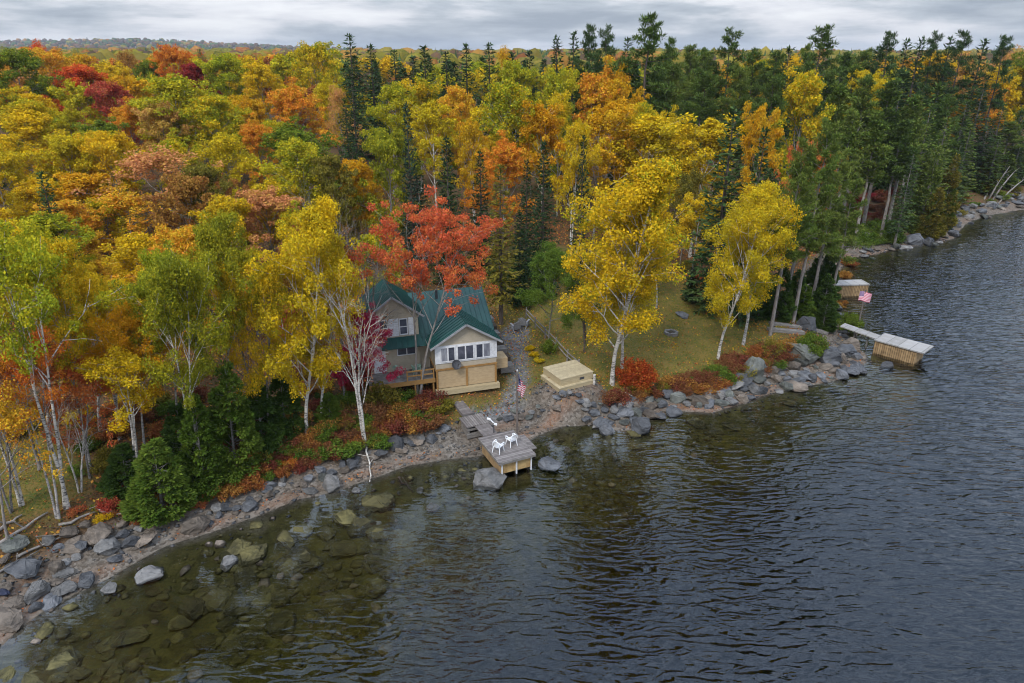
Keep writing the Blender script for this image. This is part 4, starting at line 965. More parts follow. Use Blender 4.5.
def fence():
    ends=[onground(526,318),onground(579,372)];a=Vector(ends[0]);b=Vector(ends[1]);r=empty('rail_fence',a);tag(r,'weathered grey split-rail fence running down beside the lawn','fence')
    n=5;P=[]
    for i in range(n+1):
        p=a.lerp(b,i/n);p.z=hz(p.x,p.y);P.append(p-a);MB().tube([P[-1]-Vector((0,0,.3)),P[-1]+Vector((random.uniform(-.05,.05),0,1.0))],[.07,.06],7).build('post',M['grey'],r)
    for i in range(n):
        for z in (.45,.85): MB().tube([P[i]+Vector((0,-.08,z+random.uniform(-.05,.05))),P[i+1]+Vector((0,-.08,z+random.uniform(-.05,.05)))],[.05,.045],6).build('rail',M['grey'],r)
fence()
def fire_ring():
    q=onground(671,334);r=empty('fire_pit',q);tag(r,'round stone fire pit on bare gravel in the leafy lawn','fire pit')
    m=MB();n=20
    for i in range(n):
        a0=2*math.pi*i/n;a1=2*math.pi*(i+.92)/n;k=random.uniform(.95,1.05);h_=.22*random.uniform(.85,1.15)
        m.prism([(.36*math.cos(a0),.36*math.sin(a0),-.05),(.58*k*math.cos(a0),.58*k*math.sin(a0),-.05),(.58*k*math.cos(a1),.58*k*math.sin(a1),-.05),(.36*math.cos(a1),.36*math.sin(a1),-.05)],(0,0,h_+.05))
    m.build('stone_ring',M['grey'],r);m=MB();m.tube([(0,0,-.02),(0,0,.05)],.35,16);m.build('ash_bed',M['dark'],r)
    m=MB()
    for a0 in (0.3,1.9,3.6): m.beam((.28*math.cos(a0),.28*math.sin(a0),.08),(-.24*math.cos(a0+.4),-.24*math.sin(a0+.4),.14),.06,.06)
    m.build('charred_logs',M['darkwood'],r)
fire_ring()
def retaining():
    r=empty('retaining_wall',loc(5.5,1.6,-.1),R_(17));tag(r,'stepped dark timber retaining wall along the right side of the cottage','retaining wall')
    for i in range(7):
        MB().box(-.45+.03*i,.55,.9*i,.9*i+.8,.0,.55+.28*i).build('timber_step',M['darkwood'] if i%2 else M['grey'],r)
retaining()
def log(a,b,r0,label,mat=None,name='driftwood_log',z=.1,cat='log',crook=.12,group=None):
    a=Vector(onground(*a));b=Vector(onground(*b));r=empty(name,a);tag(r,label,cat,group);n=6;P=[];a0=a.copy()
    for i in range(n+1):
        p=a.lerp(b,i/n)-a0+Vector((random.uniform(-crook,crook),random.uniform(-crook,crook),z+random.uniform(0,.05)));P.append(p)
    MB().tube(P,[r0*(1-.6*i/n) for i in range(n+1)],7).build('stem',mat or M['driftwood'],r,True)
    k=P[3];MB().tube([k,k+Vector((random.uniform(-.5,.5),random.uniform(-.3,.3),.35)),k+Vector((random.uniform(-.9,.9),random.uniform(-.4,.4),.5))],[r0*.45,r0*.3,.01],5).build('branch_stub',mat or M['driftwood'],r,True)
G='driftwood along the left bank'
log((-10,536),(22,518),.11,'silver driftwood log at the left edge, highest on the bank',group=G);log((0,545),(48,514),.10,'long grey driftwood log under the leftmost birches',group=G)
log((15,560),(70,534),.08,'thin dark driftwood pole lying across the slate slabs',M['grey'],group=G);log((40,548),(92,520),.07,'crooked brown branch below the thick grey-barked birch',M['darkwood'],group=G)
log((60,528),(120,505),.08,'grey log on the bank left of the green cedar',group=G);log((100,512),(130,518),.09,'short bleached white log beside the cedar foot',BK['white'],group=G)
log((0,575),(40,552),.06,'slim twisted driftwood stick above the big slate slab',M['grey'],group=G)
log((366,447),(371,483),.07,'forked white birch branch hanging from the bank into the water',BK['white'],'fallen_branch',.12,'branch')
log((398,478),(414,494),.08,'dark waterlogged log lying in the shallows left of the dock',M['darkwood'],'sunken_log',.05)
log((622,407),(648,398),.08,'bleached log resting on rocks below the orange-red bush',BK['white'],group='pale logs on the rocky shore');log((745,377),(775,366),.07,'pale branch lying over the rocks left of the round green bush',group='pale logs on the rocky shore')
log((238,447),(247,468),.07,'broken grey stub standing among the red shrubs on the left bank',M['grey'],'tree_stump',.25,'stump')
for (a,b,lb) in (((768,331),(803,334),'front beam of the long grey timbers lying under the shore pines'),((770,325),(800,329),'rear mossy beam of the long timbers lying under the shore pines'),((812,331),(826,334),'short grey timber right of the round green bush')):
    A_=Vector(onground(*a));B_=Vector(onground(*b));r=empty('timber_beam',A_);tag(r,lb,'beam','old timbers under the shore pines');MB().beam((0,0,.15),B_-A_+Vector((0,0,.15)),.55,.26).build('beam_body',M['grey'],r)
    MB().box(.1,.3,-.35,.35,-.2,.02).build('sleeper',M['darkwood'],r)
# leaning dead trunks on the far right shore
for k,(bx,by,tx,ty) in enumerate(((988,200,1010,166),(992,200,1016,170),(984,199,1002,168),(998,203,1026,178))):
    A_=Vector(onground(bx,by));e=at(tx,ty,6.5-.8*k);v=Vector(e)-A_;r=empty('dead_tree',A_)
    tag(r,['bare grey trunk leaning right over the far shore, longest of its cluster','bare leaning trunk just right of the longest one, far shore','bare leaning trunk at the left of the far shore cluster','lowest leaning bare trunk at the right of the far cluster'][k],'dead tree','dead trunks leaning on the far shore')
    MB().tube([(0,0,-.2),v*.35+Vector((0,0,.3)),v*.7+Vector((0,0,.25)),v],[.16,.12,.09,.03],7).build('trunk',BK['pale'],r,True)
    m=MB()
    for t in (.45,.6,.72,.85): c_=v*t+Vector((0,0,.25));m.tube([c_,c_+Vector((random.uniform(-1,1),random.uniform(-.8,.8),random.uniform(.3,1.0)))],[.04,.01],4)
    m.build('twigs',BK['pale'],r)
# ------------------------------------------------------------------ rocks
def rock_mesh(seed,flat):
    g_=random.Random(seed);bm=bmesh.new()
    for i in range(20):
        v=Vector((g_.gauss(0,1),g_.gauss(0,1),g_.gauss(0,1))).normalized()*g_.uniform(.82,1.05);bm.verts.new((v.x*.5,v.y*.40,v.z*flat*.5))
    bmesh.ops.convex_hull(bm,input=bm.verts);bmesh.ops.delete(bm,geom=[v for v in bm.verts if not v.link_faces],context='VERTS')
    bmesh.ops.bevel(bm,geom=list(bm.edges),offset=.022,segments=1,affect='EDGES',clamp_overlap=True)
    bmesh.ops.triangulate(bm,faces=[f for f in bm.faces if len(f.verts)>4])
    bmesh.ops.subdivide_edges(bm,edges=[e for e in bm.edges if e.calc_length()>.12],cuts=2,use_grid_fill=True)
    for v in bm.verts: v.co+=v.normal*g_.uniform(-.020,.020)
    me=bpy.data.meshes.new('rock');bm.to_mesh(me);bm.free();me.materials.append(RM['slate']);return me
ROCK={'slab':[rock_mesh(s,.34) for s in range(6)],'block':[rock_mesh(20+s,.62) for s in range(6)],'round':[rock_mesh(40+s,.78) for s in range(4)]}
ROCKS=[]
def rock(px,py,w,kind='block',mat='slate',label=None,rz=None,sink=.3,name='rock',dy=1.0,tilt=None,zoff=0):
    q=onground(px,py);d=proj(*q)[2];s=w*d/F;me=random.choice(ROCK[kind]);o=link(bpy.data.objects.new(name,me))
    hh=s*{'slab':.34,'block':.62,'round':.78}[kind]*dy
    o.location=(q[0],q[1],q[2]+hh*(.5-sink)+zoff);o.scale=(s,s*random.uniform(.85,1.15),s*dy);tl=tilt if tilt is not None else .22
    o.rotation_euler=(random.uniform(-tl,tl),random.uniform(-tl,tl),random.uniform(0,6.28) if rz is None else rz)
    o.material_slots[0].link='OBJECT';o.material_slots[0].material=RM[mat]
    ROCKS.append(dict(o=o,kind=kind,mat=mat,px=px,py=py,w=w,s=s,label=label,name=name));return o
HR=[(487,484,46,'block','pale','big pale split boulder in the water at the dock corner'),(549,470,28,'slab','slate','flat slate rock awash just right of the dock front'),
 (150,577,34,'slab','pale','pointed grey slab standing in the left shallows, nearest the beach'),(196,528,32,'block','brown','big brown-grey boulder at the waterline below the green cedar'),
 (230,565,24,'block','pale','lone angular rock rising from the left shallows'),(112,590,20,'block','pale','pale wedge-shaped rock at the water edge, left of the pointed slab'),
 (86,582,24,'block','slate','grey block at the waterline among fallen leaves on the left'),(33,600,22,'block','pale','pale cubic rock in front of the large slate slab at left'),
 (52,603,26,'slab','slate','tilted flat rock half in the water at far left'),(24,570,46,'slab','slate','large blue-grey slate slab on the left bank'),(8,622,44,'slab','brown','wide brown slab at the bottom left water edge'),
 (14,545,34,'slab','lichen','greenish slate slab under the driftwood at left'),(75,548,34,'slab','brown','broad brown rock outcrop on the left beach'),(100,538,36,'block','brown','cracked brown outcrop left of the green cedar'),
 (131,545,22,'block','slate','dark block at the head of the left beach'),(60,570,26,'block','brown','brown block between slate slab and beach'),
 (640,438-8,28,'round','slate','rounded dark boulder in the water below the orange-red bush'),(603,424,28,'slab','slate','slate slab leading the rock pile right of the little beach'),(606,433,18,'round','slate','small round rock awash beside the rock pile'),
 (636,430,22,'block','slate','dark rock at the waterline right of the rock pile'),(699,378+26,22,'block','brown','brown rock beside the water under the maroon bushes'),
 (752,373,40,'block','lichen','largest lichen-green boulder in the rock wall beneath the birch pair'),(797,356,44,'block','lichen','big grey-green boulder left of the round green bush'),
 (829,360,34,'block','slate','large slate boulder below the round green bush'),(845,354,26,'block','slate','slate boulder at the root of the white pier'),(887,383-12,20,'round','slate','dark wet rock under the white pier crib'),
 (913,243,25,'block','slate','large pale boulder on the far shore below the red shrubs'),(865,240,20,'block','pale','grey boulder by the low hedge on the far shore'),
 (634,320,14,'slab','slate','flat dark stone lying in the leafy lawn'),(682,316,18,'slab','slate','dark ash-grey stone patch behind the fire pit'),(330,487,30,'block','pale','pale block at the waterline midway along the left beach'),
 (250,508,20,'block','slate','upright slate rock at the waterline on the left beach'),(396,446,26,'block','slate','dark boulder at the foot of the white bare birch'),(627,492-84,20,'block','pale','pale block among slate rocks below the orange-red bush'),
 (310,492,18,'slab','pale','small pale slab at the middle of the left beach'),(355,491,12,'slab','pale','small white stone on the waterline of the left beach'),(420,491,12,'slab','pale','small white rock in the shallows beside the sunken log'),(433,508,18,'slab','brown','brown rock breaking the surface left of the split boulder'),
 (432,441,16,'block','slate','slate rock at the back of the beach below the cottage'),(377,524,12,'slab','pale','tiny pale rock in the middle of the left shallows'),(806,329,26,'round','slate','blue-grey boulder under the pines behind the round green bush')]
for px,py,w,k,m_,lb in HR: rock(px,py,w,k,m_,lb,zoff=.3 if px==549 else 0,rz=-.5 if px==487 else None,tilt=.1 if w>30 else None,dy=.75 if px==487 else 1.0)
q=onground(3,596);o=link(bpy.data.objects.new('bundle',rock_mesh(77,.6)));o.location=(q[0],q[1],q[2]+.2);o.scale=(.9,.6,.7);o.material_slots[0].link='OBJECT';o.material_slots[0].material=simple('navy_cloth',(.02,.024,.05),(.01,.012,.025),5,.7);tag(o,'dark navy bundle on the rocks at the left edge','bundle')
def scatter_px(poly,n,fn,mind=0):
    xs=[p[0] for p in poly];ys=[p[1] for p in poly];c=0;t=0;pts=[]
    while c<n and t<n*60:
        t+=1;x=random.uniform(min(xs),max(xs));y=random.uniform(min(ys),max(ys))
        if inpoly(np.array([[x,y]]),poly)[0] and all((x-a)**2+(y-b)**2*3>mind*mind for a,b in pts): pts.append((x,y));fn(x,y);c+=1
def along(poly,n,jx,jy,fn):
    seg=[math.dist(a,b) for a,b in zip(poly[:-1],poly[1:])];tot=sum(seg)
    for i in range(n):
        t=(i+random.random())/n*tot
        for (a,b),l in zip(zip(poly[:-1],poly[1:]),seg):
            if t<=l: x=a[0]+(b[0]-a[0])*t/l;y=a[1]+(b[1]-a[1])*t/l;fn(x+random.uniform(-jx,jx),y+random.uniform(-jy,jy));break
            t-=l
def rr(w0,w1,mats=('slate','slate','slate','pale','brown','lichen')):
    return lambda x,y: rock(x,y,random.uniform(w0,w1)*random.choice((.7,1,1,1.25)),random.choice(('slab','slab','block')),random.choice(mats),sink=.22)
scatter_px([(572,408),(600,428),(642,426),(682,410),(742,403),(800,387),(862,374),(852,348),(800,362),(760,372),(700,390),(640,402),(600,402)],112,rr(10,21),9)
along([(200,522),(260,497),(300,481),(330,470),(370,457),(410,441),(446,430)],40,6,5,rr(9,18))
scatter_px([(0,556),(60,528),(140,515),(150,548),(100,572),(60,600),(0,625)],26,rr(13,30,('brown','brown','slate','pale')),15)
scatter_px([(940,238),(966,222),(990,212),(1026,206),(1026,190),(985,196),(950,216)],26,rr(7,14),6);along([(856,262),(880,248),(915,243),(945,240),(962,224),(988,210),(1026,203)],34,8,5,rr(7,14))
along([(500,418),(540,412),(590,408)],24,6,5,rr(7,13));along([(846,340),(836,322),(832,300),(838,275)],12,7,4,rr(8,14))
scatter_px([(0,665),(130,598),(260,535),(400,490),(480,505),(450,560),(330,625),(180,683),(0,683)],110,lambda x,y: rock(x,y,random.choice((random.uniform(8,18),random.uniform(14,26),random.uniform(24,46))),'slab','mossy',sink=.45,name='submerged_rock',tilt=.14),11)
scatter_px([(600,440),(700,420),(800,395),(840,390),(800,410),(700,435),(620,450)],14,lambda x,y: rock(x,y,random.uniform(14,26),'slab','mossy',sink=.5,name='submerged_rock',tilt=.12),20)
# ------------------------------------------------------------------ shrubs
def shr(px,py,w,hf,p,model='shrub',**k):
    q=onground(px,py);d=proj(*q)[2];wd=w*d/F;return put_tree(model,q[0],q[1],wd*hf,wd,p,'brown',z=q[2]-.05,name='shrub',**k)
shr(633,392,44,.85,'rust_red','shrub_big',label='big round orange-red bush at the lawn edge above the rocks');shr(810,358,34,.85,'cedar_light','shrub_big',label='round bright green bush between the boulders and pines')
shr(716,381,30,.6,'cedar_light','shrub',label='low green bush at the foot of the birch pair');shr(212,492,26,.7,'crimson','shrub',label='small pinkish red bush beside the green cedar')
shr(847,334,26,.9,'cedar_light','shrub_big',label='green bush spilling down to the white pier');shr(690,388,18,.7,'cedar_light','shrub');shr(345,455,40,.5,'cedar_light','shrub');shr(380,447,30,.5,'cedar_light','shrub');shr(368,432,24,.6,'olive','shrub')
def sh_fn(w0,w1,pals,models=('shrub','shrub_loose','shrub_loose'),hf=(.38,.66)): return lambda x,y: shr(x,y,random.uniform(w0,w1),random.uniform(*hf),random.choice(pals),random.choice(models))
RD=('maroon','maroon','rust','maroon','rust_red','rust','olive','maroon','olive','rust','cedar')
scatter_px([(205,470),(290,440),(360,420),(436,398),(440,424),(380,446),(320,464),(250,490),(212,500)],74,sh_fn(20,38,RD),10)
scatter_px([(598,400),(612,404),(640,392),(700,380),(745,362),(775,348),(800,345),(790,366),(740,382),(690,395),(610,405)],46,sh_fn(18,34,('maroon','rust','maroon','maroon','maroon','rust','olive','maroon','cedar')),9)
scatter_px([(70,505),(140,500),(200,498),(205,508),(140,522),(80,520)],12,sh_fn(14,26,('rust','olive','golden','dull_red')),10)
scatter_px([(-10,430),(80,420),(130,400),(130,470),(90,490),(60,450),(0,450)],14,sh_fn(22,40,('olive','rust','cedar','golden','orange')),16)
scatter_px([(130,390),(300,370),(430,370),(430,400),(300,435),(210,460),(140,440)],34,sh_fn(24,44,('cedar','olive','rust','maroon','cedar_dark','dull_red')),16)
scatter_px([(848,200),(890,195),(905,212),(890,228),(855,222)],14,sh_fn(12,20,('maroon','crimson','maroon')),7)
scatter_px([(846,226),(892,232),(896,244),(860,246),(846,240)],16,sh_fn(18,26,('cedar_light','cedar_light','cedar')),6)
scatter_px([(838,255),(850,262),(838,320),(826,330),(822,300)],9,sh_fn(12,22,('cedar_light','rust','olive')),9)
scatter_px([(930,190),(990,190),(1024,186),(1024,196),(985,206),(940,225)],12,sh_fn(10,18,('olive','rust','cedar_light')),8)
scatter_px([(640,262),(700,268),(780,300),(790,318),(760,318),(700,290),(640,275)],14,sh_fn(14,24,('rust','olive','cedar_dark','dull_red')),10)
scatter_px([(470,272),(520,268),(600,262),(600,275),(520,285),(480,285)],8,sh_fn(18,28,('cedar_dark','cedar','olive')),12)
for x,y in ((529,350),(534,356),(539,362)): shr(x,y,12,.5,'golden','shrub')
shr(357,392,40,1.25,'crimson','shrub_big',label='tall crimson bush left of the cottage deck');shr(508,297,34,.9,'cedar','shrub_big');shr(549,353,20,.8,'cedar_light','shrub')
# ------------------------------------------------------------------ stuff: grass, leaves, pebbles, undergrowth
def ground_scatter(n,region,fn_h,size,mats,name,label,up=1.0,seed=1,aspect=.7,xr=(-34,46),yr=(20,70)):
    g_=np.random.default_rng(seed);P=np.column_stack([g_.uniform(*xr,n*3),g_.uniform(*yr,n*3)]);k=region(P,g_);P=P[k][:n];z=hterr(P);n=len(P)
    z=z+fn_h(P,g_,n)
    nrm=g_.normal(0,.55,(n,3));nrm[:,2]+=up;nrm/=np.linalg.norm(nrm,axis=1)[:,None];t=np.cross(nrm,g_.normal(0,1,(n,3)));t/=np.linalg.norm(t,axis=1)[:,None];b=np.cross(nrm,t)
    s=(size*(.6+.8*g_.random(n)))[:,None];c=np.column_stack([P,z])
    V=np.stack([c+t*s*.5,c+b*s*.5*aspect,c-t*s*.5,c-b*s*.5*aspect],1).reshape(-1,3)
    o=link(bpy.data.objects.new(name,mesh_np(name,V,np.arange(4*n).reshape(n,4),[PAL[m] for m in mats],False,g_.integers(0,len(mats),n))))
    o['label']=label;o['kind']='stuff';return o
def in_lawn(P): return inpoly(P,LAWN)|inpoly(P,LAWN2)
ground_scatter(42000,lambda P,g_: in_lawn(P)&(sdist(P)>3)&(g_.random(len(P))<np.clip(.45+1.6*vnoise(P[:,0],P[:,1],3),0.05,1)),lambda P,g_,n:.02+.02*g_.random(n),.13,('litter_gold','litter_orange','litter_brown','golden'),'fallen_leaves','yellow and rust fallen leaves strewn over the lawn',seed=2)
ground_scatter(52000,lambda P,g_: in_lawn(P)&(sdist(P)>3.2)&~inpoly(P,PATH),lambda P,g_,n:.05+.03*g_.random(n),.15,('grassblade',),'grass','short green and tawny lawn grass round the cottage',up=.15,seed=3,aspect=.25)
ground_scatter(60000,lambda P,g_: (sdist(P)>3.4)&~in_lawn(P),lambda P,g_,n:.02+.05*g_.random(n),.17,('litter_brown','litter_orange','litter_gold','rust'),'leaf_litter','brown and orange leaf litter covering the forest floor',seed=4,xr=(-40,60),yr=(22,90))
ground_scatter(9000,lambda P,g_: (lambda d:(d>.15)&(d<3)&(g_.random(len(P))<np.exp(-((d-.6)/.4)**2)*.9+.06))(sdist(P)),lambda P,g_,n:.02+.02*g_.random(n),.13,('litter_orange','litter_brown'),'washed_up_leaves','rust coloured leaves washed up along the waterline',seed=5)
def bank(P,g_):
    d=sdist(P);x=P[:,0];return (d>2.7)&(d<5.2)&~((x>-3.6)&(x<1.5)&(d<3.2))&(g_.random(len(P))<np.clip(.5+2*vnoise(P[:,0],P[:,1],1.6),0,1))&~((x>-4.5)&(x<3.5)&(d>4.0))
ground_scatter(46000,bank,lambda P,g_,n:np.abs(g_.normal(0,.16,n))+.03,.14,('maroon','rust','olive','dull_red','cedar_light','grassblade'),'undergrowth','low red and olive undergrowth on the bank above the rocks',up=.4,seed=6,xr=(-30,60),yr=(24,90))
ground_scatter(26000,lambda P,g_:(sdist(P)>5)&~in_lawn(P)&(g_.random(len(P))<np.clip(.35+2.2*vnoise(P[:,0]+4,P[:,1],2.6),0,1))&~((P[:,0]>-12)&(P[:,0]<2)&(P[:,1]>40)&(P[:,1]<54)),lambda P,g_,n:np.abs(g_.normal(0,.22,n))+.05,.2,('olive','cedar_dark','rust','cedar'),'forest_undergrowth','dark green and brown undergrowth between the forest trunks',up=.3,seed=7,xr=(-45,70),yr=(26,100))
def pebbles():
    g_=np.random.default_rng(9);n=5200;P=np.column_stack([g_.uniform(-30,60,n*8),g_.uniform(20,92,n*8)]);d=sdist(P);k=(d>-2.2)&(d<3.6)&(g_.random(len(P))<np.where(d>0,1,.35));P=P[k][:n];n=len(P);z=hterr(P)
    base=np.array([[1,0,0],[0,1,0],[-1,0,0],[0,-1,0],[0,0,1],[0,0,-1]],float);Fq=np.array([[0,1,4],[1,2,4],[2,3,4],[3,0,4],[1,0,5],[2,1,5],[3,2,5],[0,3,5]])
    s=(.05+.16*g_.random(n)**3)[:,None,None];a=g_.random(n)*6.28;V=base[None]*(s*g_.uniform(.6,1.3,(n,1,3)));V[:,:,2]*=.6;V=V+g_.normal(0,.012,V.shape)
    x=V[:,:,0]*np.cos(a)[:,None]-V[:,:,1]*np.sin(a)[:,None];y=V[:,:,0]*np.sin(a)[:,None]+V[:,:,1]*np.cos(a)[:,None]
    V=np.stack([x+P[:,0,None],y+P[:,1,None],V[:,:,2]+z[:,None]+.02],2).reshape(-1,3);Fa=(Fq[None]+6*np.arange(n)[:,None,None]).reshape(-1,3)
    o=link(bpy.data.objects.new('pebbles',mesh_np('pebbles',V,Fa,[RM['slate'],RM['pale'],RM['brown']],False,np.repeat(g_.integers(0,3,n),8))));o['label']='loose grey and brown pebbles on the beach';o['kind']='stuff'
pebbles()
def bed_stones():
    g_=np.random.default_rng(19);n=900;P=np.column_stack([g_.uniform(-24,14,n*14),g_.uniform(18,42,n*14)]);d=-sdist(P);k=(d>.6)&(d<11)&(g_.random(len(P))<np.clip(.3+2*vnoise(P[:,0],P[:,1],3),0.03,1));P=P[k][:n];n=len(P);z=hterr(P)
    bm=bmesh.new();bmesh.ops.create_icosphere(bm,subdivisions=1,radius=1);bv=np.array([v.co[:] for v in bm.verts]);bf=np.array([[v.index for v in f.verts] for f in bm.faces]);bm.free();nv=len(bv)
    s=(.09+.30*g_.random(n)**2.2)[:,None,None];V=bv[None]*(1+.22*g_.normal(0,1,(n,nv,1)))*s*g_.uniform(.7,1.3,(n,1,3));V[:,:,2]*=.45
    V+=np.column_stack([P,z+.03])[:,None,:];Fa=(bf[None]+nv*np.arange(n)[:,None,None]).reshape(-1,3)
    o=link(bpy.data.objects.new('lakebed_stones',mesh_np('lakebed_stones',V.reshape(-1,3),Fa,[RM['mossy'],RM['brown']],False,np.repeat((g_.random(n)<.12).astype(int),len(bf)))));o['label']='countless small stones lying on the shallow olive lake bed';o['kind']='stuff'
bed_stones()
# ------------------------------------------------------------------ far-off wood beyond the trees one can tell apart
def distant():
    g_=np.random.default_rng(12);n=15000;D=200*(3400/200)**g_.random(n)**1.0;ax=g_.uniform(-.86,.92,n);x=ax*D;P=np.column_stack([x,D]);d=sdist(P);k=d>10;P=P[k];D=D[k];ax=ax[k];n=len(P);z=hterr(P)
    h=g_.uniform(6,11,n)*(1+.25*(D>600));con=g_.random(n)<np.interp(ax,[-.8,-.3,0,.3,.8],[.25,.35,.6,.75,.65])
    ico=[];bm=bmesh.new();bmesh.ops.create_icosphere(bm,subdivisions=2,radius=1);bv=np.array([v.co[:] for v in bm.verts]);bf=np.array([[v.index for v in f.verts] for f in bm.faces]);bm.free()
    nv=len(bv);w=np.where(con,.26,.46)*h*(1+.3*(D>500));V=bv[None]*(1+.22*g_.normal(0,1,(n,nv,1)).clip(-1.5,1.5)*.8)
    taper=np.where(con[:,None],(1-V[:,:,2])*.5,1);V=np.stack([V[:,:,0]*w[:,None]*taper,V[:,:,1]*w[:,None]*taper,(V[:,:,2]*.5+.5)*h[:,None]],2)
    V+=np.stack([P[:,0],P[:,1],z-.5],1)[:,None,:];Fa=(bf[None]+nv*np.arange(n)[:,None,None]).reshape(-1,3)
    mats=[PAL[m] for m in ('spruce','far_gold','far_rust','olive','rust','far_gold','olive')];mi=np.where(con,0,g_.choice([1,2,3,4,5,6],n,p=[.2,.15,.15,.2,.1,.2]))
    hill=(D>1300);mi=np.where(hill&(~con),g_.choice([2,4,0,6],n,p=[.45,.1,.33,.12]),mi)
    o=link(bpy.data.objects.new('distant_forest',mesh_np('distant_forest',V.reshape(-1,3),Fa,mats,True,np.repeat(mi,len(bf)))));o['label']='far-off autumn forest covering the low hills to the horizon';o['kind']='stuff'
distant()
def mast():
    D=2300;x=(90-512)/F*(D*cp);zb=hz(x,D);zt=ztop(90,38,D)[1];r=empty('radio_mast',(x,D,zb));tag(r,'thin radio mast standing on the far hill at left','mast');h=zt-zb
    m=MB()
    for i in range(3): a=2.1*i;m.tube([(2.2*math.cos(a),2.2*math.sin(a),0),(1.0*math.cos(a),1.0*math.sin(a),h)],.55,4)
    for k in range(12):
        z0=h*k/12;z1=h*(k+1)/12;r0=2.2-1.2*k/12
        for i in range(3): a=2.1*i;b=2.1*(i+1);m.tube([(r0*math.cos(a),r0*math.sin(a),z0),(r0*math.cos(b),r0*math.sin(b),z1)],.3,3)
    m.build('lattice',M['rust'],r);MB().tube([(0,0,h*.88),(0,0,h+2)],[1.6,1.2],8).build('antenna',M['galv'],r)
mast()
# ------------------------------------------------------------------ labels
TONE={'golden':'golden','deep_gold':'deep golden','yellow_green':'yellow-green','lime':'light green','green':'green','orange':'orange','red_orange':'red-orange','scarlet':'scarlet','crimson':'crimson','magenta':'magenta','salmon':'salmon pink','dull_red':'dull red','rust':'rusty brown','rust_red':'rust red','maroon':'maroon','olive':'olive','gold_green':'gold and green','spruce':'dark green','dark_spruce':'near-black green','blue_spruce':'blue-green','pine':'mid green','pine_dark':'deep green','cedar':'fresh green','cedar_dark':'darker green','cedar_light':'bright green'}
KIND={'birch_tree':'birch','maple_tree':'maple','bare_tree':'bare tree','spruce_tree':'spruce','pine_tree':'pine','cedar_tree':'cedar','shrub':'shrub'}
LM=[('the cottage',440,340),('the grey dock',500,440),('the stacked timber',568,372),('the fire pit',671,334),('the white pier',890,345),('the orange-red bush',633,378),('the twin golden birches',620,260),('the bare white birch',367,350),('the scarlet maple',430,240),('the radio mast',90,45),('the tallest skyline pine',649,40),('the leaning dead trunks',998,185),('the birch pair by the rocks',735,270),('the leafless grey tree',352,250),('the dark spruce spire',350,70),('the salmon pink maple',166,190),('the shoreline cedars',175,460),('the leftmost birches',40,420),('the broad-topped skyline pine',823,40),('the pink-red tree in the pines',815,150),('the far tan pier',852,282),('the pair of blue-green spruces',406,140),('the yellow thin birch by cedars',135,390),('the light green birch clump',205,300)]
def where(px,py,skip=''):
    b=sorted(LM,key=lambda l:math.hypot(l[1]-px,(l[2]-py)*1.2));out=[]
    for nme,lx,ly in b[:5]:
        dx,dy=px-lx,py-ly
        if abs(dy)*1.2>abs(dx): s='behind' if dy<0 else 'in front of'
        else: s='right of' if dx>0 else 'left of'
        dist=math.hypot(dx,dy);s=('just ' if dist<34 else 'well ' if dist>90 else '')+s
        out.append(s+' '+nme)
    return out
used={}
def labeller(items,cat,desc,noun,pxy,grp,neigh=True,share=False):
    P=np.array([pxy(t) for t in items]);
    for i in np.argsort(P[:,0]):
        t=items[i];o=t['o'];lb=t.get('label')
        if not lb:
            px,py=P[i];ws=where(px,py);d=desc(t);dd=np.hypot(P[:,0]-px,(P[:,1]-py)*1.3);order=np.argsort(dd)[1:10]
            cand=[f"{d} {ws[0]}",f"{d} {ws[0]}, {ws[1]}"[:300]]
            nb=[(f"{noun(items[j])}",'right of' if P[j,0]<px-6 else 'left of' if P[j,0]>px+6 else ('behind' if P[j,1]>py else 'in front of')) for j in order]
            for a,s in nb[:8]: cand.append(f"{d} {s} a {a}, {ws[0]}")
            for a,s in nb[:8]:
                for w_ in ws[1:4]: cand.append(f"{d} {s} a {a}, {w_}")
            for a,s in nb[:4]:
                for b,s2 in nb[1:6]:
                    if a!=b: cand.append(f"{d} {s} a {a} and {s2} a {b}, {ws[0]}")
            if share: cand=cand[:1]
            cand+=[f'{d} {w_}' for w_ in ws[1:]]
            cand=[c for c in cand if 4<=len(c.replace('-',' ').split())<=16] or [d+' '+ws[0].replace('in front of','before')]
            lb=next((c for c in cand if c not in used),cand[0])
        used[lb]=used.get(lb,0)+1
        tag(o,lb,cat(t),t.get('group') or grp(t))
def proj_t(t): return proj(t['x'],t['y'],hz(t['x'],t['y'])+t['h']*.75)[:2]
def size_t(t):
    r=t['w']/t['h'];a='tall' if t['h']>14 else 'low' if t['h']<8 else ''
    b='broad' if r>.62 else 'narrow' if r<.34 else '';return ' '.join(x for x in (a,b) if x)
def desc_t(t):
    s=size_t(t)
    if t['name']=='bare_tree': return (s+' leafless '+('grey' if t['bk'] in('grey','pale') else 'white')+' tree').strip()
    b={'white':' with white trunk','pale':' with pale trunk','greybirch':' with grey trunk'}.get(t['bk'],'') if t['y']<62 and t['name']!='shrub' else ''
    return f"{s} {TONE[t['pal']]} {KIND[t['name']]}{b}".strip()
LM_T=[t for t in TREES if t['name']!='shrub'];LM_S=[t for t in TREES if t['name']=='shrub']
labeller(LM_T,lambda t:KIND[t['name']] if t['name']!='bare_tree' else 'tree',desc_t,lambda t:(TONE[t['pal']]+' '+KIND[t['name']]) if t['name']!='bare_tree' else 'leafless tree',proj_t,lambda t:{'birch_tree':'birches of the shore forest','maple_tree':'maples of the forest slope','bare_tree':'leafless trees near the cottage','spruce_tree':'spruces of the forest','pine_tree':'pines of the forest','cedar_tree':'cedars along the bank'}[t['name']])
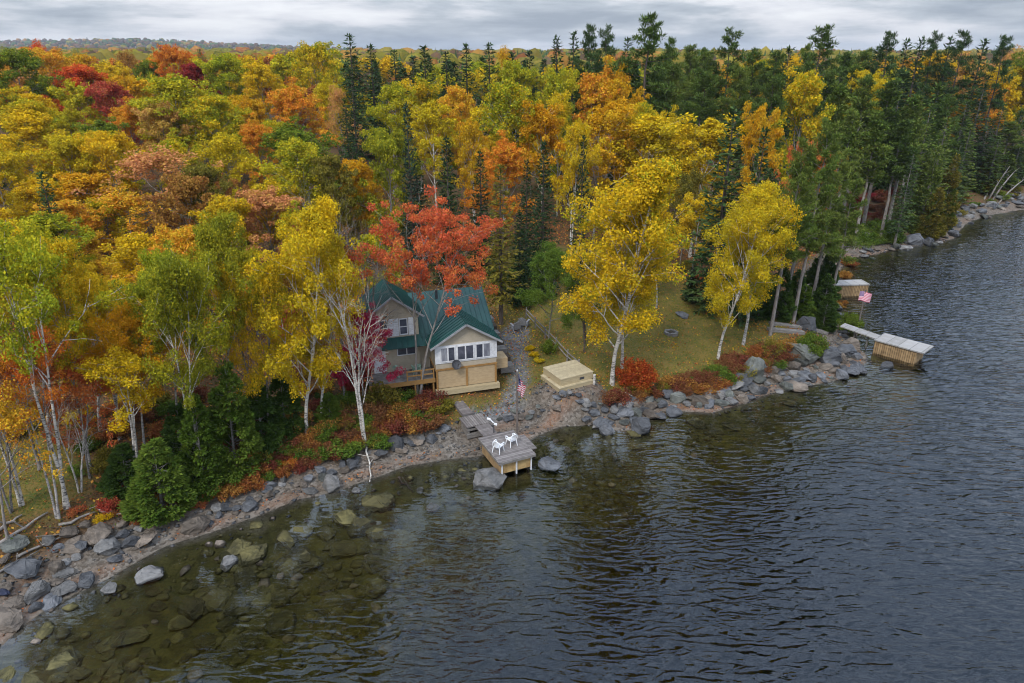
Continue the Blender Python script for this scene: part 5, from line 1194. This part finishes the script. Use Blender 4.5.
def desc_s(t): return f"{'small ' if t['w']<.9 else 'wide ' if t['w']>1.8 else ''}{TONE[t['pal']]} {'loose ' if 'loose' in t['model'] else ''}shrub"
labeller(LM_S,lambda t:'shrub',desc_s,lambda t:TONE[t['pal']]+' shrub',proj_t,lambda t:'autumn shrubs along the bank')
RT={'slate':'slate grey','pale':'pale grey','brown':'brownish','lichen':'greenish grey','mossy':'olive'}
def desc_r(t): return f"{'tiny ' if t['s']<.4 else 'small ' if t['s']<.65 else 'big ' if t['s']>1.5 else ''}{RT[t['mat']]} {'flat ' if t['kind']=='slab' else ''}{'underwater rock' if t['name']=='submerged_rock' else 'rock'}"
labeller(ROCKS,lambda t:'rock' if t['name']=='rock' else 'underwater rock',desc_r,lambda t:RT[t['mat']]+(' flat rock' if t['kind']=='slab' else ' rock'),lambda t:(t['px'],t['py']),lambda t:'shore rocks' if t['name']=='rock' else 'sunken rocks in the shallows')
# ------------------------------------------------------------------ world, sun, camera
def build_world():
    w=bpy.data.worlds.new('World');SC.world=w;w.use_nodes=True;nt=w.node_tree;nt.nodes.clear()
    sky=nt.nodes.new('ShaderNodeTexSky');sky.sky_type='NISHITA';sky.sun_disc=False;sky.sun_elevation=R_(48);sky.sun_rotation=R_(200)
    sky.air_density=1.2;sky.dust_density=3
    tc=nt.nodes.new('ShaderNodeTexCoord').outputs['Generated'];sp_=nt.nodes.new('ShaderNodeSeparateXYZ');L(nt,tc,sp_.inputs[0])
    z=mth(nt,'MAXIMUM',sp_.outputs[2],0.0)
    n1=noise(nt,scaled(nt,tc,(2.4,2.4,17)),1.0,5,.55,.25)
    n2=noise(nt,scaled(nt,tc,(6,6,30)),1.3,5,.6,.2)
    f=mth(nt,'ADD',mth(nt,'MULTIPLY',n1,.74),mth(nt,'MULTIPLY',n2,.30))
    # layered stratus: grey bellies, paler gaps; brighter towards the zenith like a real overcast
    cl=ramp(nt,f,[(.415,(3.2,3.65,4.3)),(.49,(4.6,5.05,5.6)),(.555,(7.1,7.2,7.6)),(.62,(8.3,8.4,8.6))])
    zen=mth(nt,'MULTIPLY_ADD',z,1.75,.93)
    vm=nt.nodes.new('ShaderNodeVectorMath');vm.operation='SCALE';L(nt,cl,vm.inputs[0]);L(nt,zen,vm.inputs['Scale'])
    tint=mixc(nt,mth(nt,'MULTIPLY',z,1.6,clamp=True),(1,1,1),(.84,.97,1.17))
    vmo=mixc(nt,1.0,vm.outputs[0],tint,'MULTIPLY')
    col=mixc(nt,.94,sky.outputs[0],vmo)
    bg=nt.nodes.new('ShaderNodeBackground');bg.inputs[1].default_value=.1;L(nt,col,bg.inputs[0])
    o=nt.nodes.new('ShaderNodeOutputWorld');L(nt,bg.outputs[0],o.inputs[0])
    w.cycles.sampling_method='MANUAL';w.cycles.sample_map_resolution=512
    ld=bpy.data.lights.new('sun','SUN');ld.energy=2.1;ld.angle=R_(14);ld.color=(1,.95,.87)
    lo=link(bpy.data.objects.new('sun',ld));el,az=R_(48),R_(200)
    # from behind the camera, a little to the left
    d=Vector((-math.sin(R_(25))*math.cos(el),-math.cos(R_(25))*math.cos(el),math.sin(el)))
    lo.rotation_euler=d.to_track_quat('Z','Y').to_euler()
    sky.sun_rotation=math.atan2(d.x,d.y)
build_world()
def haze():
    m,nt=nm('haze_air');v=nt.nodes.new('ShaderNodeVolumePrincipled');v.inputs['Color'].default_value=(.80,.86,.95,1);v.inputs['Density'].default_value=.00012;v.inputs['Anisotropy'].default_value=.3
    o=nt.nodes.new('ShaderNodeOutputMaterial');L(nt,v.outputs[0],o.inputs[1])
    b=MB().box(-5200,5200,-140,5700,-16,80).build('haze',m);b['kind']='stuff';b['label']='thin pale autumn air between the shore and the far hills'
haze()
cd=bpy.data.cameras.new('camera');cd.sensor_width=36;cd.lens=F/1024*36;cd.clip_end=12000;cd.clip_start=.5
co=link(bpy.data.objects.new('camera',cd));co.location=(0,0,H);co.rotation_euler=(math.pi/2-PITCH,0,0);SC.camera=co
SC.view_settings.view_transform='Standard';SC.view_settings.look='None';SC.view_settings.exposure=0.25;SC.view_settings.gamma=1
SC.cycles.volume_bounces=0;SC.cycles.max_bounces=6;SC.cycles.diffuse_bounces=2;SC.cycles.glossy_bounces=2;SC.cycles.transmission_bounces=3;SC.cycles.transparent_max_bounces=6
SC.cycles.use_denoising=True;SC.cycles.caustics_reflective=False;SC.cycles.caustics_refractive=False
SC.cycles.use_adaptive_sampling=True;SC.cycles.adaptive_threshold=.01;SC.cycles.filter_width=1.05;SC.cycles.denoising_prefilter='ACCURATE'
